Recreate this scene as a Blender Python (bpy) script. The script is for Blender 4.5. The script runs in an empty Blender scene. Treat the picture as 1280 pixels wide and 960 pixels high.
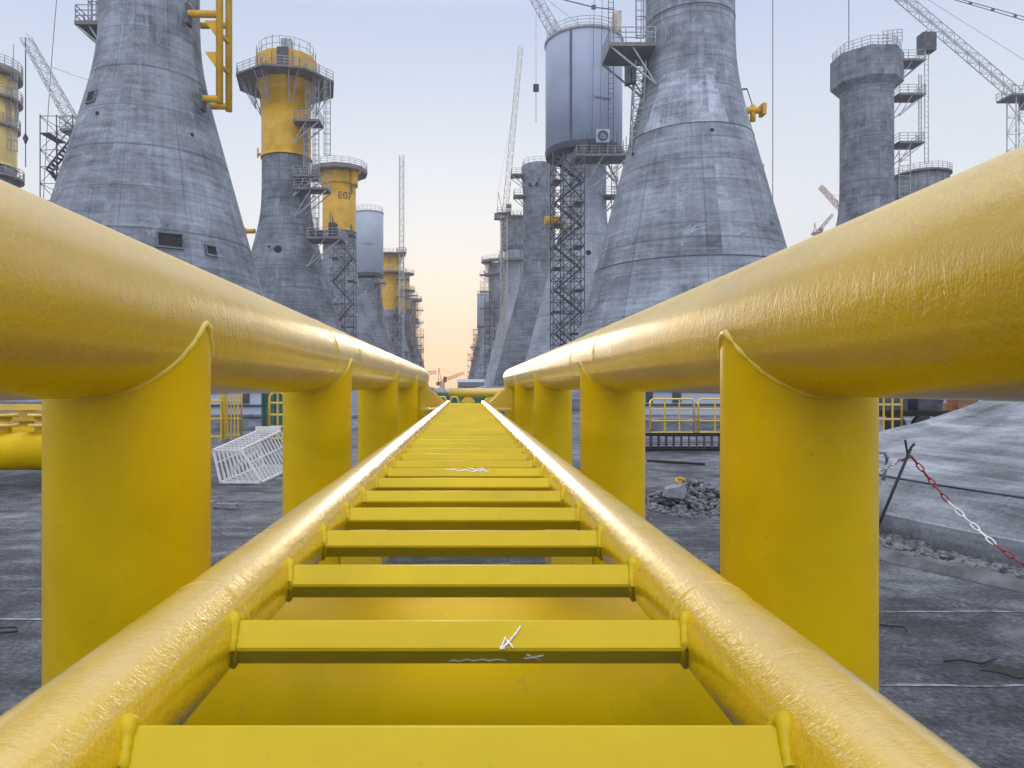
import bpy, math, random
from mathutils import Vector, Matrix
random.seed(7)
PI = math.pi
sc = bpy.context.scene
col = sc.collection
F = 900.0; VX = 583.0; VY = 484.0; CH = 1.6          # photograph: focal length in px, vanishing point, camera height (m)

def at(px, py, Y):
    return Vector(((px-VX)/F*Y, Y, CH+(VY-py)/F*Y))

# ------------------------------------------------------------------ mesh builder
class MB:
    def __init__(s): s.v = []; s.f = []; s.sm = []
    def add(s, vs, fs, smooth=False):
        o = len(s.v); s.v += [tuple(p) for p in vs]
        s.f += [tuple(i+o for i in f) for f in fs]; s.sm += [smooth]*len(fs)
    def box(s, c, size, rot=0.0, M=None):
        hx, hy, hz = size[0]/2, size[1]/2, size[2]/2
        vs = [Vector((x*hx, y*hy, z*hz)) for z in (-1, 1) for y in (-1, 1) for x in (-1, 1)]
        R = M if M is not None else Matrix.Rotation(rot, 3, 'Z')
        vs = [R@p+Vector(c) for p in vs]
        s.add(vs, [(0,2,3,1),(4,5,7,6),(0,1,5,4),(2,6,7,3),(0,4,6,2),(1,3,7,5)])
        return s
    def bar(s, a, b, r, n=4, r2=None, caps=True, smooth=None):
        a = Vector(a); b = Vector(b); d = b-a
        if d.length < 1e-6: return s
        d.normalize(); r2 = r if r2 is None else r2
        u = d.cross(Vector((0,0,1)))
        if u.length < 1e-3: u = Vector((1,0,0))
        u.normalize(); w = d.cross(u)
        vs = []
        for p, rr in ((a, r), (b, r2)):
            for i in range(n):
                t = 2*PI*(i+.5)/n
                vs.append(p+u*math.cos(t)*rr+w*math.sin(t)*rr)
        fs = [(i, (i+1) % n, n+(i+1) % n, n+i) for i in range(n)]
        s.add(vs, fs, (n > 6) if smooth is None else smooth)
        if caps:
            o = len(s.v)-2*n
            s.f += [tuple(o+i for i in range(n))[::-1], tuple(o+n+i for i in range(n))]; s.sm += [False, False]
        return s
    def path(s, pts, r, n=6, closed=False, jitter=0, smooth=True, radii=None):
        pts = [Vector(p) for p in pts]; m = len(pts); vs = []
        for k, p in enumerate(pts):
            if closed: d = pts[(k+1) % m]-pts[k-1]
            else: d = pts[min(k+1, m-1)]-pts[max(k-1, 0)]
            d.normalize()
            u = d.cross(Vector((0,0,1)))
            if u.length < 1e-2: u = d.cross(Vector((0,1,0)))
            u.normalize(); w = d.cross(u)
            rr = r*(1+random.uniform(-jitter, jitter)) if radii is None else radii[k]
            for i in range(n):
                t = 2*PI*i/n; vs.append(p+u*math.cos(t)*rr+w*math.sin(t)*rr)
        fs = []
        for k in range(m if closed else m-1):
            a = k*n; b = ((k+1) % m)*n
            for i in range(n): fs.append((a+i, a+(i+1) % n, b+(i+1) % n, b+i))
        if not closed: fs += [tuple(range(n))[::-1], tuple(range((m-1)*n, m*n))]
        s.add(vs, fs, smooth); return s
    def lathe(s, prof, n=48, c=(0,0,0), axis='Z', smooth=True, a0=0.0, cap=False):
        c = Vector(c); vs = []
        for (r, z) in prof:
            for i in range(n):
                t = 2*PI*i/n+a0
                if axis == 'Z': p = Vector((r*math.cos(t), r*math.sin(t), z))
                else: p = Vector((r*math.cos(t), z, r*math.sin(t)))
                vs.append(c+p)
        fs = []
        for k in range(len(prof)-1):
            for i in range(n):
                f = (k*n+i, k*n+(i+1) % n, (k+1)*n+(i+1) % n, (k+1)*n+i)
                fs.append(f if axis == 'Z' else f[::-1])
        s.add(vs, fs, smooth)
        if cap:
            o = len(s.v)-len(vs)
            s.f += [tuple(o+i for i in range(n))[::-1], tuple(o+(len(prof)-1)*n+i for i in range(n))]; s.sm += [False, False]
        return s
    def plate(s, poly, axis, t0, t1):
        # poly of 2-d points, extruded along axis ('X','Y','Z') from t0 to t1
        def P(a, b, t): return (t, a, b) if axis == 'X' else ((a, t, b) if axis == 'Y' else (a, b, t))
        n = len(poly)
        vs = [P(a, b, t0) for a, b in poly]+[P(a, b, t1) for a, b in poly]
        s.add(vs, [tuple(range(n))[::-1], tuple(range(n, 2*n))]+[(i, (i+1) % n, n+(i+1) % n, n+i) for i in range(n)])
        return s
    def lattice(s, a, b, w0, w1, n, r, rd=None, sides=4, ratio=1.0):
        a = Vector(a); b = Vector(b); d = (b-a).normalized(); rd = rd or r*.6
        u = d.cross(Vector((0,0,1)))
        if u.length < 1e-2: u = Vector((1,0,0))
        u.normalize(); w = d.cross(u)
        cor = [(-1,-1),(1,-1),(1,1),(-1,1)] if sides == 4 else [(-1,-1),(1,-1),(0,1)]
        P = []
        for k in range(n+1):
            t = k/n; ww = (w0+(w1-w0)*t)/2; c = a.lerp(b, t)
            P.append([c+u*x*ww+w*y*ww*ratio for x, y in cor])
        m = len(cor)
        for j in range(m):
            s.bar(P[0][j], P[n][j], r)
        for k in range(n):
            for j in range(m):
                j2 = (j+1) % m
                s.bar(P[k][j], P[k][j2], rd, 3, caps=False)
                if (k+j) % 2: s.bar(P[k][j], P[k+1][j2], rd, 3, caps=False)
                else: s.bar(P[k][j2], P[k+1][j], rd, 3, caps=False)
        return s
    def rail(s, pts, h=1.1, r=.045, closed=False, rails=3, step=1.5, rows=None):
        pts = [Vector(p) for p in pts]; m = len(pts)
        for k in range(m if closed else m-1):
            a = pts[k]; b = pts[(k+1) % m]
            L = (b-a).length; q = max(1, round(L/step))
            for i in range(q+(0 if closed else (1 if k == m-2 else 0))):
                p = a.lerp(b, i/q); s.bar(p, p+Vector((0,0,h)), r, 4)
            for j in range(1, rails+1):
                z = Vector((0,0,h*j/rails)); s.bar(a+z, b+z, r*.85, 4)
        return s
    def build(s, name, mat, parent=None, loc=None):
        me = bpy.data.meshes.new(name)
        me.from_pydata(s.v, [], s.f); me.validate(); 
        if len(me.polygons) == len(s.sm): me.polygons.foreach_set('use_smooth', s.sm)
        me.materials.append(mat); me.update()
        o = bpy.data.objects.new(name, me); col.objects.link(o)
        if parent is not None: o.parent = parent
        if loc is not None: o.location = loc
        return o

def tag(o, label, cat, group=None, kind=None):
    if label: o['label'] = label
    if cat: o['category'] = cat
    if group: o['group'] = group
    if kind: o['kind'] = kind
    return o
def thing(name, loc, label, cat, group=None):
    o = bpy.data.objects.new(name, None); col.objects.link(o); o.location = loc
    o.empty_display_size = .2
    return tag(o, label, cat, group)

# ------------------------------------------------------------------ materials
def newmat(name):
    m = bpy.data.materials.new(name); m.use_nodes = True
    nt = m.node_tree; return m, nt, nt.nodes['Principled BSDF'], nt.nodes, nt.links
def mathn(nt, op, a, b=None, c=None):
    n = nt.nodes.new('ShaderNodeMath'); n.operation = op
    for i, x in enumerate((a, b, c)):
        if x is None: continue
        if isinstance(x, (int, float)): n.inputs[i].default_value = x
        else: nt.links.new(x, n.inputs[i])
    return n.outputs[0]
def noise(nt, vec, scale, detail=4, rough=.55, dist=0):
    n = nt.nodes.new('ShaderNodeTexNoise'); n.inputs['Scale'].default_value = scale
    n.inputs['Detail'].default_value = detail; n.inputs['Roughness'].default_value = rough
    n.inputs['Distortion'].default_value = dist
    if vec is not None: nt.links.new(vec, n.inputs['Vector'])
    return n.outputs['Fac']
def mapping(nt, vec, scale=(1,1,1)):
    n = nt.nodes.new('ShaderNodeMapping'); n.inputs['Scale'].default_value = scale
    nt.links.new(vec, n.inputs['Vector']); return n.outputs[0]
def coords(nt, which='Object'):
    return nt.nodes.new('ShaderNodeTexCoord').outputs[which]
def ramp(nt, fac, stops):
    n = nt.nodes.new('ShaderNodeValToRGB'); cr = n.color_ramp
    while len(cr.elements) < len(stops): cr.elements.new(.5)
    for e, (p, c) in zip(cr.elements, stops):
        e.position = p; e.color = (*c, 1) if len(c) == 3 else c
    nt.links.new(fac, n.inputs[0]); return n.outputs[0]
def mix(nt, fac, a, b, mode='MIX'):
    n = nt.nodes.new('ShaderNodeMix'); n.data_type = 'RGBA'; n.blend_type = mode
    for sock, x in ((n.inputs[0], fac), (n.inputs[6], a), (n.inputs[7], b)):
        if isinstance(x, (int, float)): sock.default_value = x
        elif isinstance(x, tuple): sock.default_value = (*x, 1)
        else: nt.links.new(x, sock)
    return n.outputs[2]
def bump(nt, bsdf, h, strength, dist=.01):
    n = nt.nodes.new('ShaderNodeBump'); n.inputs['Strength'].default_value = strength
    n.inputs['Distance'].default_value = dist
    nt.links.new(h, n.inputs['Height']); nt.links.new(n.outputs[0], bsdf.inputs['Normal'])
    return n

def plain(name, c, rough=.6, metal=0.0, var=.25, scale=3.0):
    m, nt, b, N, L = newmat(name)
    v = noise(nt, coords(nt), scale, 5)
    lo = tuple(x*(1-var) for x in c); hi = tuple(min(1, x*(1+var)) for x in c)
    L.new(ramp(nt, v, [(.3, lo), (.7, hi)]), b.inputs['Base Color'])
    b.inputs['Roughness'].default_value = rough; b.inputs['Metallic'].default_value = metal
    return m

def yellow_paint(name, base=(.72, .465, .0005), stretch=(60, 200, 60), bs=.35, rough=.30, bd=.004, coat=1.0, sky_sheen=.55, spec=.6, dl=.42, dh=.95, cior=1.6, crough=.24, dmat=.45):
    m, nt, b, N, L = newmat(name)
    co = coords(nt)
    big = ramp(nt, noise(nt, co, 1.7, 7, .62, .5), [(.36, (0,0,0)), (.64, (1,1,1))])
    c = mix(nt, big, tuple(x*.86 for x in base), (base[0]*1.05, base[1]*1.06, base[2]*1.6))
    dirt = noise(nt, co, 23, 6, .7)
    dm = ramp(nt, dirt, [(.62, (0,0,0)), (.76, (1,1,1))])
    c = mix(nt, mathn(nt, 'MULTIPLY', dm, .45), c, (.26, .20, .08))
    # pale sky highlight painted into the colour of upward faces
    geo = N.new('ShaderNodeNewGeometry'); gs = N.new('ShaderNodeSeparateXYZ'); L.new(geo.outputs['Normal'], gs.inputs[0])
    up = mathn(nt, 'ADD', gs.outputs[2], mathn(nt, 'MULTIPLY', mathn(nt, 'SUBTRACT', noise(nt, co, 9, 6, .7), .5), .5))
    sheen_mask = ramp(nt, up, [(dl, (0,0,0)), (min(dh, 1), (1,1,1))])
    c = mix(nt, mathn(nt, 'MULTIPLY', sheen_mask, sky_sheen), c, (.60, .575, .52))
    L.new(mathn(nt, 'MULTIPLY', mathn(nt, 'MULTIPLY_ADD', sheen_mask, -dmat, 1.0), coat), b.inputs['Coat Weight'])
    L.new(c, b.inputs['Base Color'])
    r = mathn(nt, 'ADD', mathn(nt, 'MULTIPLY', noise(nt, co, 14, 4), .22), rough-.11)
    r = mathn(nt, 'ADD', r, mathn(nt, 'MULTIPLY', sheen_mask, .8*sky_sheen*dmat))
    L.new(r, b.inputs['Roughness'])
    fine = noise(nt, mapping(nt, co, stretch), 1.0, 3, .55, .4)
    med = noise(nt, mapping(nt, co, tuple(x*.22 for x in stretch)), 1.0, 3, .5, .6)
    h = mathn(nt, 'ADD', fine, mathn(nt, 'MULTIPLY', med, 1.6))
    bump(nt, b, h, bs, bd)
    b.inputs['Coat Roughness'].default_value = crough; b.inputs['Coat IOR'].default_value = cior
    b.inputs['Specular IOR Level'].default_value = spec
    return m

def concrete(name, tone=.34, seams=True, row=3.1, wid=4.2, tint=(.88, .975, 1.17), seed=0.0, con=1.0):
    m, nt, b, N, L = newmat(name)
    co = coords(nt); sep = N.new('ShaderNodeSeparateXYZ'); L.new(co, sep.inputs[0])
    ang = mathn(nt, 'ARCTAN2', sep.outputs[0], sep.outputs[1])
    cx = N.new('ShaderNodeCombineXYZ')
    L.new(mathn(nt, 'MULTIPLY_ADD', ang, 7.0, seed), cx.inputs[0]); L.new(mathn(nt, 'ADD', sep.outputs[2], seed*.0), cx.inputs[1])
    cyl = cx.outputs[0]
    big = noise(nt, mapping(nt, cyl, (.22, .30, 1)), 1.0, 6, .62, .5)
    med = noise(nt, mapping(nt, cyl, (.45, 1.6, 1)), 1.0, 7, .68, .4)
    streak = noise(nt, mapping(nt, cyl, (2.4, .16, 1)), 1.0, 5, .6)
    fine = noise(nt, mapping(nt, cyl, (3, 4, 1)), 1.0, 6, .7)
    band = noise(nt, mapping(nt, cyl, (.16, 2.6, 1)), 1.0, 6, .6, .3)
    k = mathn(nt, 'ADD', mathn(nt, 'MULTIPLY', big, .38), mathn(nt, 'MULTIPLY', med, .15))
    k = mathn(nt, 'ADD', k, mathn(nt, 'MULTIPLY', streak, .17))
    k = mathn(nt, 'ADD', k, mathn(nt, 'MULTIPLY', band, .24))
    k = mathn(nt, 'ADD', k, mathn(nt, 'MULTIPLY', fine, .16))
    t = tint
    def g(x): return (x*t[0], x*t[1], x*t[2])
    c = ramp(nt, k, [(.45, g(tone*(1-.64*con))), (.505, g(tone*(1-.30*con))), (.57, g(tone*(1+.08*con))), (.64, g(tone*(1+.55*con)))])
    # repaired pale patches with sharp outlines
    pt = noise(nt, mapping(nt, cyl, (.5, .42, 1)), 1.0, 3, .5, 1.2)
    pm = ramp(nt, pt, [(.630, (0,0,0)), (.640, (1,1,1)), (.650, (1,1,1)), (.662, (.25,.25,.25)), (.70, (.25,.25,.25))])
    c = mix(nt, mathn(nt, 'MULTIPLY', pm, .55), c, g(min(.62, tone*1.75)))
    sc2 = noise(nt, mapping(nt, cyl, (.8, 1.3, 1)), 1.0, 4, .6, .8)
    dm = ramp(nt, sc2, [(.69, (0,0,0)), (.70, (1,1,1))])
    c = mix(nt, mathn(nt, 'MULTIPLY', dm, .6), c, g(tone*.28))
    if seams:
        br = N.new('ShaderNodeTexBrick'); L.new(cyl, br.inputs['Vector'])
        br.offset = 0.0; br.inputs['Scale'].default_value = 1.0
        br.inputs['Brick Width'].default_value = wid; br.inputs['Row Height'].default_value = row
        br.inputs['Mortar Size'].default_value = .035; br.inputs['Mortar Smooth'].default_value = .6
        br.inputs['Color1'].default_value = (.80, .80, .80, 1); br.inputs['Color2'].default_value = (1.12, 1.12, 1.12, 1)
        br.inputs['Mortar'].default_value = (.42, .42, .42, 1)
        c = mix(nt, .8, c, br.outputs['Color'], 'MULTIPLY')
        # strong construction joints every few lifts
        zz = mathn(nt, 'FRACT', mathn(nt, 'DIVIDE', sep.outputs[2], 6.2))
        jm = mathn(nt, 'LESS_THAN', zz, .022)
        c = mix(nt, mathn(nt, 'MULTIPLY', jm, .45), c, g(tone*.35))
    L.new(c, b.inputs['Base Color']); b.inputs['Roughness'].default_value = .85
    b.inputs['Specular IOR Level'].default_value = .25
    bump(nt, b, mathn(nt, 'ADD', k, mathn(nt, 'MULTIPLY', fine, .6)), .45, .12)
    return m

M = {}
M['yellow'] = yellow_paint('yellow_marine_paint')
M['yellow_pipe'] = yellow_paint('yellow_marine_paint_ripple', stretch=(120, 190, 120), base=(.68, .435, .0003), bs=.9, rough=.32, bd=.0030, coat=.85, sky_sheen=.50, dl=.30, dh=.85, spec=.3, cior=1.8, crough=.22, dmat=.92)
M['yellow_rail'] = yellow_paint('yellow_marine_paint_rail', base=(.70, .45, .0003), stretch=(170, 220, 170), bs=.9, rough=.27, bd=.0018, coat=.9, sky_sheen=.26, dl=.86, dh=1.0, spec=.5, cior=1.95, crough=.2)
M['yellow_stub'] = yellow_paint('yellow_marine_paint_smooth', stretch=(30, 30, 30), bs=.12, rough=.36, bd=.002, coat=.03, sky_sheen=.06, spec=.14)
M['yellow_rung'] = yellow_paint('yellow_marine_paint_rung', base=(.62, .45, .003), stretch=(12, 70, 70), bs=.14, rough=.42, bd=.002, coat=.06, sky_sheen=.0, spec=.25)
M['yellow_weld'] = yellow_paint('yellow_marine_paint_weld', base=(.84, .62, .04), stretch=(120, 120, 120), bs=.8, rough=.32, bd=.003, coat=.6, sky_sheen=.3)
M['yellow_far'] = plain('weathered_yellow_steel', (.60, .34, .015), .55, var=.18, scale=.7)
M['concrete'] = concrete('cast_concrete', 0.252, con=.85, seed=0)
M['concrete_b'] = concrete('cast_concrete_dark', 0.209, con=.85, row=2.6, wid=3.6, seed=13)
M['concrete_c'] = concrete('cast_concrete_pale', 0.275, con=.85, row=3.4, wid=5.0, seed=31)
M['concrete_d'] = concrete('pale_smooth_concrete', .40, row=4.2, wid=9.0, seed=51, con=.45)
M['steel'] = plain('galvanised_steel', (.30, .31, .34), .5, .3, .3, 2)
M['dark'] = plain('dark_steel', (.07, .075, .10), .55, .3, .4, 2)
M['deck'] = plain('platform_deck', (.17, .16, .17), .7, 0, .3, 1)
M['white'] = plain('white_sheet_steel', (.42, .47, .58), .45, 0, .06, .4)
M['drum'] = plain('blue_white_drum_paint', (.33, .40, .53), .4, 0, .08, .3)
M['white_cage'] = plain('white_painted_steel', (.72, .72, .74), .45, 0, .12, 6)
M['black'] = plain('black_recess', (.012, .012, .016), .8)
M['rust'] = plain('rusty_steel', (.26, .12, .06), .8, 0, .35, 4)
M['crane'] = plain('crane_paint', (.46, .40, .34), .5, .1, .3, 1)
M['crane_grey'] = plain('crane_grey_paint', (.42, .44, .48), .5, .1, .3, 1)
M['green'] = plain('green_barrier', (.05, .13, .10), .6, 0, .4, 2)
M['chalk'] = plain('white_chalk', (.85, .86, .88), .9, 0, .1, 60)
M['red'] = plain('red_plastic', (.26, .01, .025), .45, 0, .2, 20)
M['white_plastic'] = plain('white_plastic', (.72, .72, .75), .4, 0, .1, 20)
M['rubber'] = plain('black_rubber', (.02, .02, .022), .8)
M['tarp'] = plain('grey_tarpaulin', (.085, .09, .11), .5, 0, .7, 5)
M['stone'] = plain('crushed_stone', (.15, .158, .178), .9, 0, .6, 14)
M['stone_pale'] = plain('pale_broken_concrete', (.22, .235, .27), .9, 0, .25, 12)
M['pale_yellow'] = plain('pale_yellow_steel', (.60, .46, .16), .5, 0, .15, .7)
M['orange'] = plain('orange_paint', (.50, .16, .03), .5)
M['glass'] = plain('cab_glass', (.05, .06, .08), .15)

def ground_mat():
    m, nt, b, N, L = newmat('worn_yard_paving')
    co = coords(nt)
    big = noise(nt, co, .35, 6, .6, .5); med = noise(nt, co, 2.2, 7, .68, .4)
    fine = noise(nt, co, 30, 6, .7); grit = noise(nt, co, 110, 3, .6)
    st = noise(nt, mapping(nt, co, (.5, 5, 1)), 1.0, 6, .65, .6)
    k = mathn(nt, 'ADD', mathn(nt, 'MULTIPLY', big, .34), mathn(nt, 'MULTIPLY', med, .34))
    k = mathn(nt, 'ADD', k, mathn(nt, 'MULTIPLY', fine, .34))
    k = mathn(nt, 'ADD', k, mathn(nt, 'MULTIPLY', st, .15))
    c = ramp(nt, k, [(.49, (.016, .02, .03)), (.545, (.06, .07, .10)), (.59, (.125, .142, .185)), (.635, (.225, .25, .30)), (.69, (.42, .44, .49))])
    spots = noise(nt, co, 5.5, 5, .6)
    sm = ramp(nt, spots, [(.66, (0,0,0)), (.70, (1,1,1))])
    c = mix(nt, mathn(nt, 'MULTIPLY', sm, .55), c, (.03, .032, .04))
    wob = N.new('ShaderNodeMapping'); vv = N.new('ShaderNodeVectorMath'); vv.operation = 'ADD'; L.new(co, vv.inputs[0])
    nn_ = N.new('ShaderNodeTexNoise'); nn_.inputs['Scale'].default_value = 1.3; nn_.inputs['Detail'].default_value = 6; L.new(co, nn_.inputs['Vector']); L.new(nn_.outputs['Color'], vv.inputs[1])
    vo = N.new('ShaderNodeTexVoronoi'); vo.feature = 'DISTANCE_TO_EDGE'; vo.inputs['Scale'].default_value = .55; L.new(vv.outputs[0], vo.inputs['Vector'])
    ck_ = ramp(nt, vo.outputs['Distance'], [(0, (1,1,1)), (.006, (1,1,1)), (.014, (0,0,0))])
    c = mix(nt, mathn(nt, 'MULTIPLY', ck_, mathn(nt, 'MULTIPLY', big, 1.0)), c, (.02, .022, .03))
    dust_ = ramp(nt, noise(nt, mapping(nt, co, (1, 2.2, 1)), .8, 7, .7, 1.0), [(.54, (0,0,0)), (.66, (1,1,1))])
    c = mix(nt, mathn(nt, 'MULTIPLY', dust_, .5), c, (.34, .36, .42))
    L.new(c, b.inputs['Base Color'])
    L.new(mathn(nt, 'MULTIPLY_ADD', med, .4, .42), b.inputs['Roughness'])
    h = mathn(nt, 'ADD', fine, mathn(nt, 'MULTIPLY', grit, .5)); h = mathn(nt, 'ADD', h, med)
    bump(nt, b, h, 1.0, .05)
    return m
M['ground'] = ground_mat()
M['line'] = plain('worn_white_line', (.16, .175, .21), .8, 0, .85, 9)

# ------------------------------------------------------------------ ground
g = MB(); g.add([(-1980,-30,0),(1980,-30,0),(1980,1500,0),(-1980,1500,0)], [(0,1,2,3)])
tag(g.build('ground', M['ground']), None, None, kind='structure')
for nm, segs in (('pavement_joint', [(-14, 3.0, 8.15, .05), (-14, -1.4, 10.1, .05), (2.2, 7, 5.12, .03), (2.2, 5.2, 3.85, .035), (-10, -2.2, 5.7, .03), (-10,-2.2,4.95,.05)]),):
    mb = MB()
    for (x0, x1, y, w) in segs:
        n = 24; vs = []; 
        for i in range(n+1):
            x = x0+(x1-x0)*i/n; j = random.uniform(-.012, .012)
            vs += [(x, y+j-w/2*random.uniform(.5, 1.2), .004), (x, y+j+w/2*random.uniform(.5, 1.2), .004)]
        mb.add(vs, [(2*i, 2*i+2, 2*i+3, 2*i+1) for i in range(n)])
    tag(mb.build(nm, M['line']), None, None, kind='structure')

# ------------------------------------------------------------------ the boat landing (foreground)
bl = thing('boat_landing', (0,0,0), 'huge glossy yellow frame in the foreground, two thick pipes with a ladder between them', 'boat landing')
FX, FZ, FR = .981, CH+.193, .220
SR = .219
SY = [2.10, 4.74, 8.0, 11.2, 14.25]
for sgn in (-1, 1):
    FX, FZ, FR, SR = (.981, CH+.194, .2225, .2222) if sgn < 0 else (.962, CH+.187, .212, .2095)
    mb = MB()
    prof = [(FR, -1.2), (FR, 14.72)]+[(FR-.10+.10*math.cos(t), 14.72+.10*math.sin(t)) for t in [PI/12*i for i in range(1, 7)]]+[(.0005, 14.83)]
    ys = [-1.2]+[-.9+.25*i for i in range(63)]
    prof2 = [(FR, y) for y in ys if y < 14.7]+prof[1:]
    mb.lathe(prof2, 96, (sgn*FX, 0, FZ), 'Y')
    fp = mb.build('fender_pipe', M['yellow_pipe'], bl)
    for y in (4.28, 5.22, 7.58, 8.45):
        w = MB(); ring = [(sgn*FX+(FR+.0005)*math.cos(t), y+random.uniform(-.003,.003), FZ+(FR+.0005)*math.sin(t)) for t in [2*PI*i/90 for i in range(90)]]
        w.path(ring, .0017, 5, True, .25); w.build('weld_seam', M['yellow_weld'], fp)
    for y in SY:
        mb = MB(); n = 72; vs = []
        top = []
        for i in range(n):
            t = 2*PI*i/n; dx = SR*math.cos(t)
            zt = FZ-math.sqrt(max(0, FR*FR-dx*dx))+.01
            vs.append((sgn*FX+dx, y+SR*math.sin(t), 0.0)); vs.append((sgn*FX+dx, y+SR*math.sin(t), zt))
            top.append((sgn*FX+(SR-.003)*math.cos(t), y+(SR-.003)*math.sin(t), zt-.006))
        mb.add(vs, [(2*i, (2*i+2) % (2*n), (2*i+3) % (2*n), 2*i+1) for i in range(n)], True)
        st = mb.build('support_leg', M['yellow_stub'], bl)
        w = MB(); w.path([Vector(p)+Vector((random.uniform(-.002,.002),random.uniform(-.002,.002),random.uniform(-.003,.003))) for p in top], .0125, 8, True, radii=[.0118+.0022*math.sin(q*1.9)+random.uniform(-.0012,.0014) for q in range(len(top))]); w.build('weld_bead', M['yellow_weld'], st)
        if y == SY[0]: continue
        fl = MB(); fl.box((sgn*.67, y+.05, CH-1.09), (.26, .42, .20)); fl.box((sgn*.69, y+.05, CH-.975), (.32, .46, .022)); fb = fl.build('mounting_bracket', M['yellow'], st)
        for i in range(3):
            bo = MB(); bo.bar((sgn*(.58+.07*i), y-.12, CH-.98), (sgn*(.58+.07*i), y-.12, CH-.945), .014, 6); bo.build('bolt', M['dark'], fb) if False else bo.build('bolt', M['dark'], st)
    # gusset bracket joining the last leg and the ladder rail
    gb = MB()
    for yy in (12.62, 13.55):
        gb.plate([(sgn*.80, CH-.04), (sgn*.66, CH-.04), (sgn*.40, CH-.27), (sgn*.40, CH-.36), (sgn*.80, CH-.36)] , 'Y', yy, yy+.04)
    gb.box((sgn*.60, 13.1, CH-.40), (.42, 1.0, .035)); gb.box((sgn*.60, 13.1, CH-.68), (.42, 1.0, .035))
    gb.box((sgn*.72, 13.1, CH-.54), (.03, .96, .24))
    gb.build('end_bracket', M['yellow'], bl)
for k, y in enumerate((SY[0], SY[3])):
    mb = MB(); mb.bar((-.82, y, CH-.835), (.80, y, CH-.835), .225, 64); mb.build('cross_pipe', M['yellow_stub'], bl)

ladder = thing('ladder', (0,0,0), None, None); ladder.parent = bl
LZ = CH-.341; LXL, LXR, LR = -.371, .352, .065
for x in (LXL, LXR):
    mb = MB(); mb.lathe([(LR, -.9+.2*i) for i in range(79)]+[(.001, 14.72)], 64, (x, 0, LZ), 'Y')
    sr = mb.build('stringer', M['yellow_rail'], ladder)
    w = MB(); w.path([(x+LR*math.cos(t), 1.02+random.uniform(-.001,.001), LZ+LR*math.sin(t)) for t in [2*PI*i/60 for i in range(60)]], .0008, 5, True, .3); w.build('weld_seam', M['yellow_weld'], sr)
D = .0305                                              # half diagonal of the square rungs, set edge upwards
def rung(n):
    y = .664+.302*n; mb = MB()
    x0, x1 = LXL+.05, LXR-.05
    b = .0022                                          # slightly eased corners
    prof = []
    for (cy, cz) in ((0, D), (-D, 0), (0, -D), (D, 0)):
        ty, tz = (-cz/D, cy/D)
        prof.append((cy*(1-b/D)-ty*b*-1*0+(-b if cz and False else 0), cz*(1-b/D)))
        prof[-1] = (cy*(1-b/D)+ty*b*-1, cz*(1-b/D)+tz*b*-1)
        prof.append((cy*(1-b/D)+ty*b, cz*(1-b/D)+tz*b))
    m = len(prof); sag = random.uniform(-.0008, .0008); nx = 6; vs = []
    for i in range(nx+1):
        x = x0+(x1-x0)*i/nx
        for (py, pz) in prof: vs.append((x, y+py, LZ+pz+sag))
    mb.add(vs, [(i*m+j, i*m+(j+1) % m, (i+1)*m+(j+1) % m, (i+1)*m+j) for i in range(nx) for j in range(m)])
    # lumpy weld collars at both ends
    for (xs, sg) in ((LXL, 1), (LXR, -1)):
        ringp = []; rr_ = []
        for i in range(36):
            t = 2*PI*i/36+PI/2; q = 1.04*D/(abs(math.cos(t))+abs(math.sin(t)))
            zz, yy = q*math.sin(t), q*math.cos(t)
            ringp.append(Vector((xs+sg*(math.sqrt(LR*LR-zz*zz)+.001), y+yy+random.uniform(-.0008,.0008), LZ+zz)))
            rr_.append((.0058+.0042*max(0, zz/D)**5)*random.uniform(.86, 1.16))
        mb.path(ringp, 1.0, 10, True, radii=rr_)
    return mb.build('rung', M['yellow_rung'], ladder)
for n in range(-1, 46): rung(n)

# chalk marks drawn on the rungs (thin wavering strokes lying on the faces)
def facept(n, px, py, lower=False):
    """a point on the camera-side upper (or lower) face of rung n"""
    y = .664+.302*n
    dx, dz = (px-VX)/F, (VY-py)/F
    # face plane: upper: (y-yr) = -(ztop - z) ; lower: (y-yr) = -(z - zbot)
    if not lower:   # Y = y - (LZ + D - Z), Z = CH + dz*Y
        Y = (y-(LZ+D-CH))/(1-dz)
    else:           # Y = y - (Z - (LZ - D))
        Y = (y-CH+LZ-D)/(1+dz)
    nrm = Vector((0, -.7071, .7071 if not lower else -.7071))
    return Vector((dx*Y, Y, CH+dz*Y))+nrm*.0012
def stroke(mb, n, pts, r, lower=False):
    fine = []
    for a, b in zip(pts, pts[1:]):
        k = max(2, int(math.hypot(b[0]-a[0], b[1]-a[1])/3))
        for i in range(k): fine.append((a[0]+(b[0]-a[0])*i/k+random.uniform(-.3,.3), a[1]+(b[1]-a[1])*i/k+random.uniform(-.3,.3)))
    fine.append(pts[-1])
    mb.path([facept(n, x, y, lower) for x, y in fine], r, 4, jitter=.3)
ck = MB()
stroke(ck, 1, [(651,783),(646,790),(640,798),(634,805),(626,812)], .0016)
stroke(ck, 1, [(632,797),(629,804),(625,812),(631,811)], .0014)
stroke(ck, 1, [(633,800),(638,806),(642,811)], .0014)
ck.build('chalk_arrow', M['chalk'], ladder)
ck = MB()
stroke(ck, 1, [(561,826),(567,824),(574,826),(583,823),(592,825),(603,823),(612,825),(622,823),(633,825)], .0008, True)
stroke(ck, 1, [(655,822),(665,821),(679,818)], .0012, True); stroke(ck, 1, [(658,817),(667,821),(676,824)], .001, True)
ck.build('chalk_squiggle', M['chalk'], ladder)
ck = MB()
stroke(ck, 6, [(556,588),(566,587),(574,589),(583,588),(592,590),(601,588),(611,590)], .0022)
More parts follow.
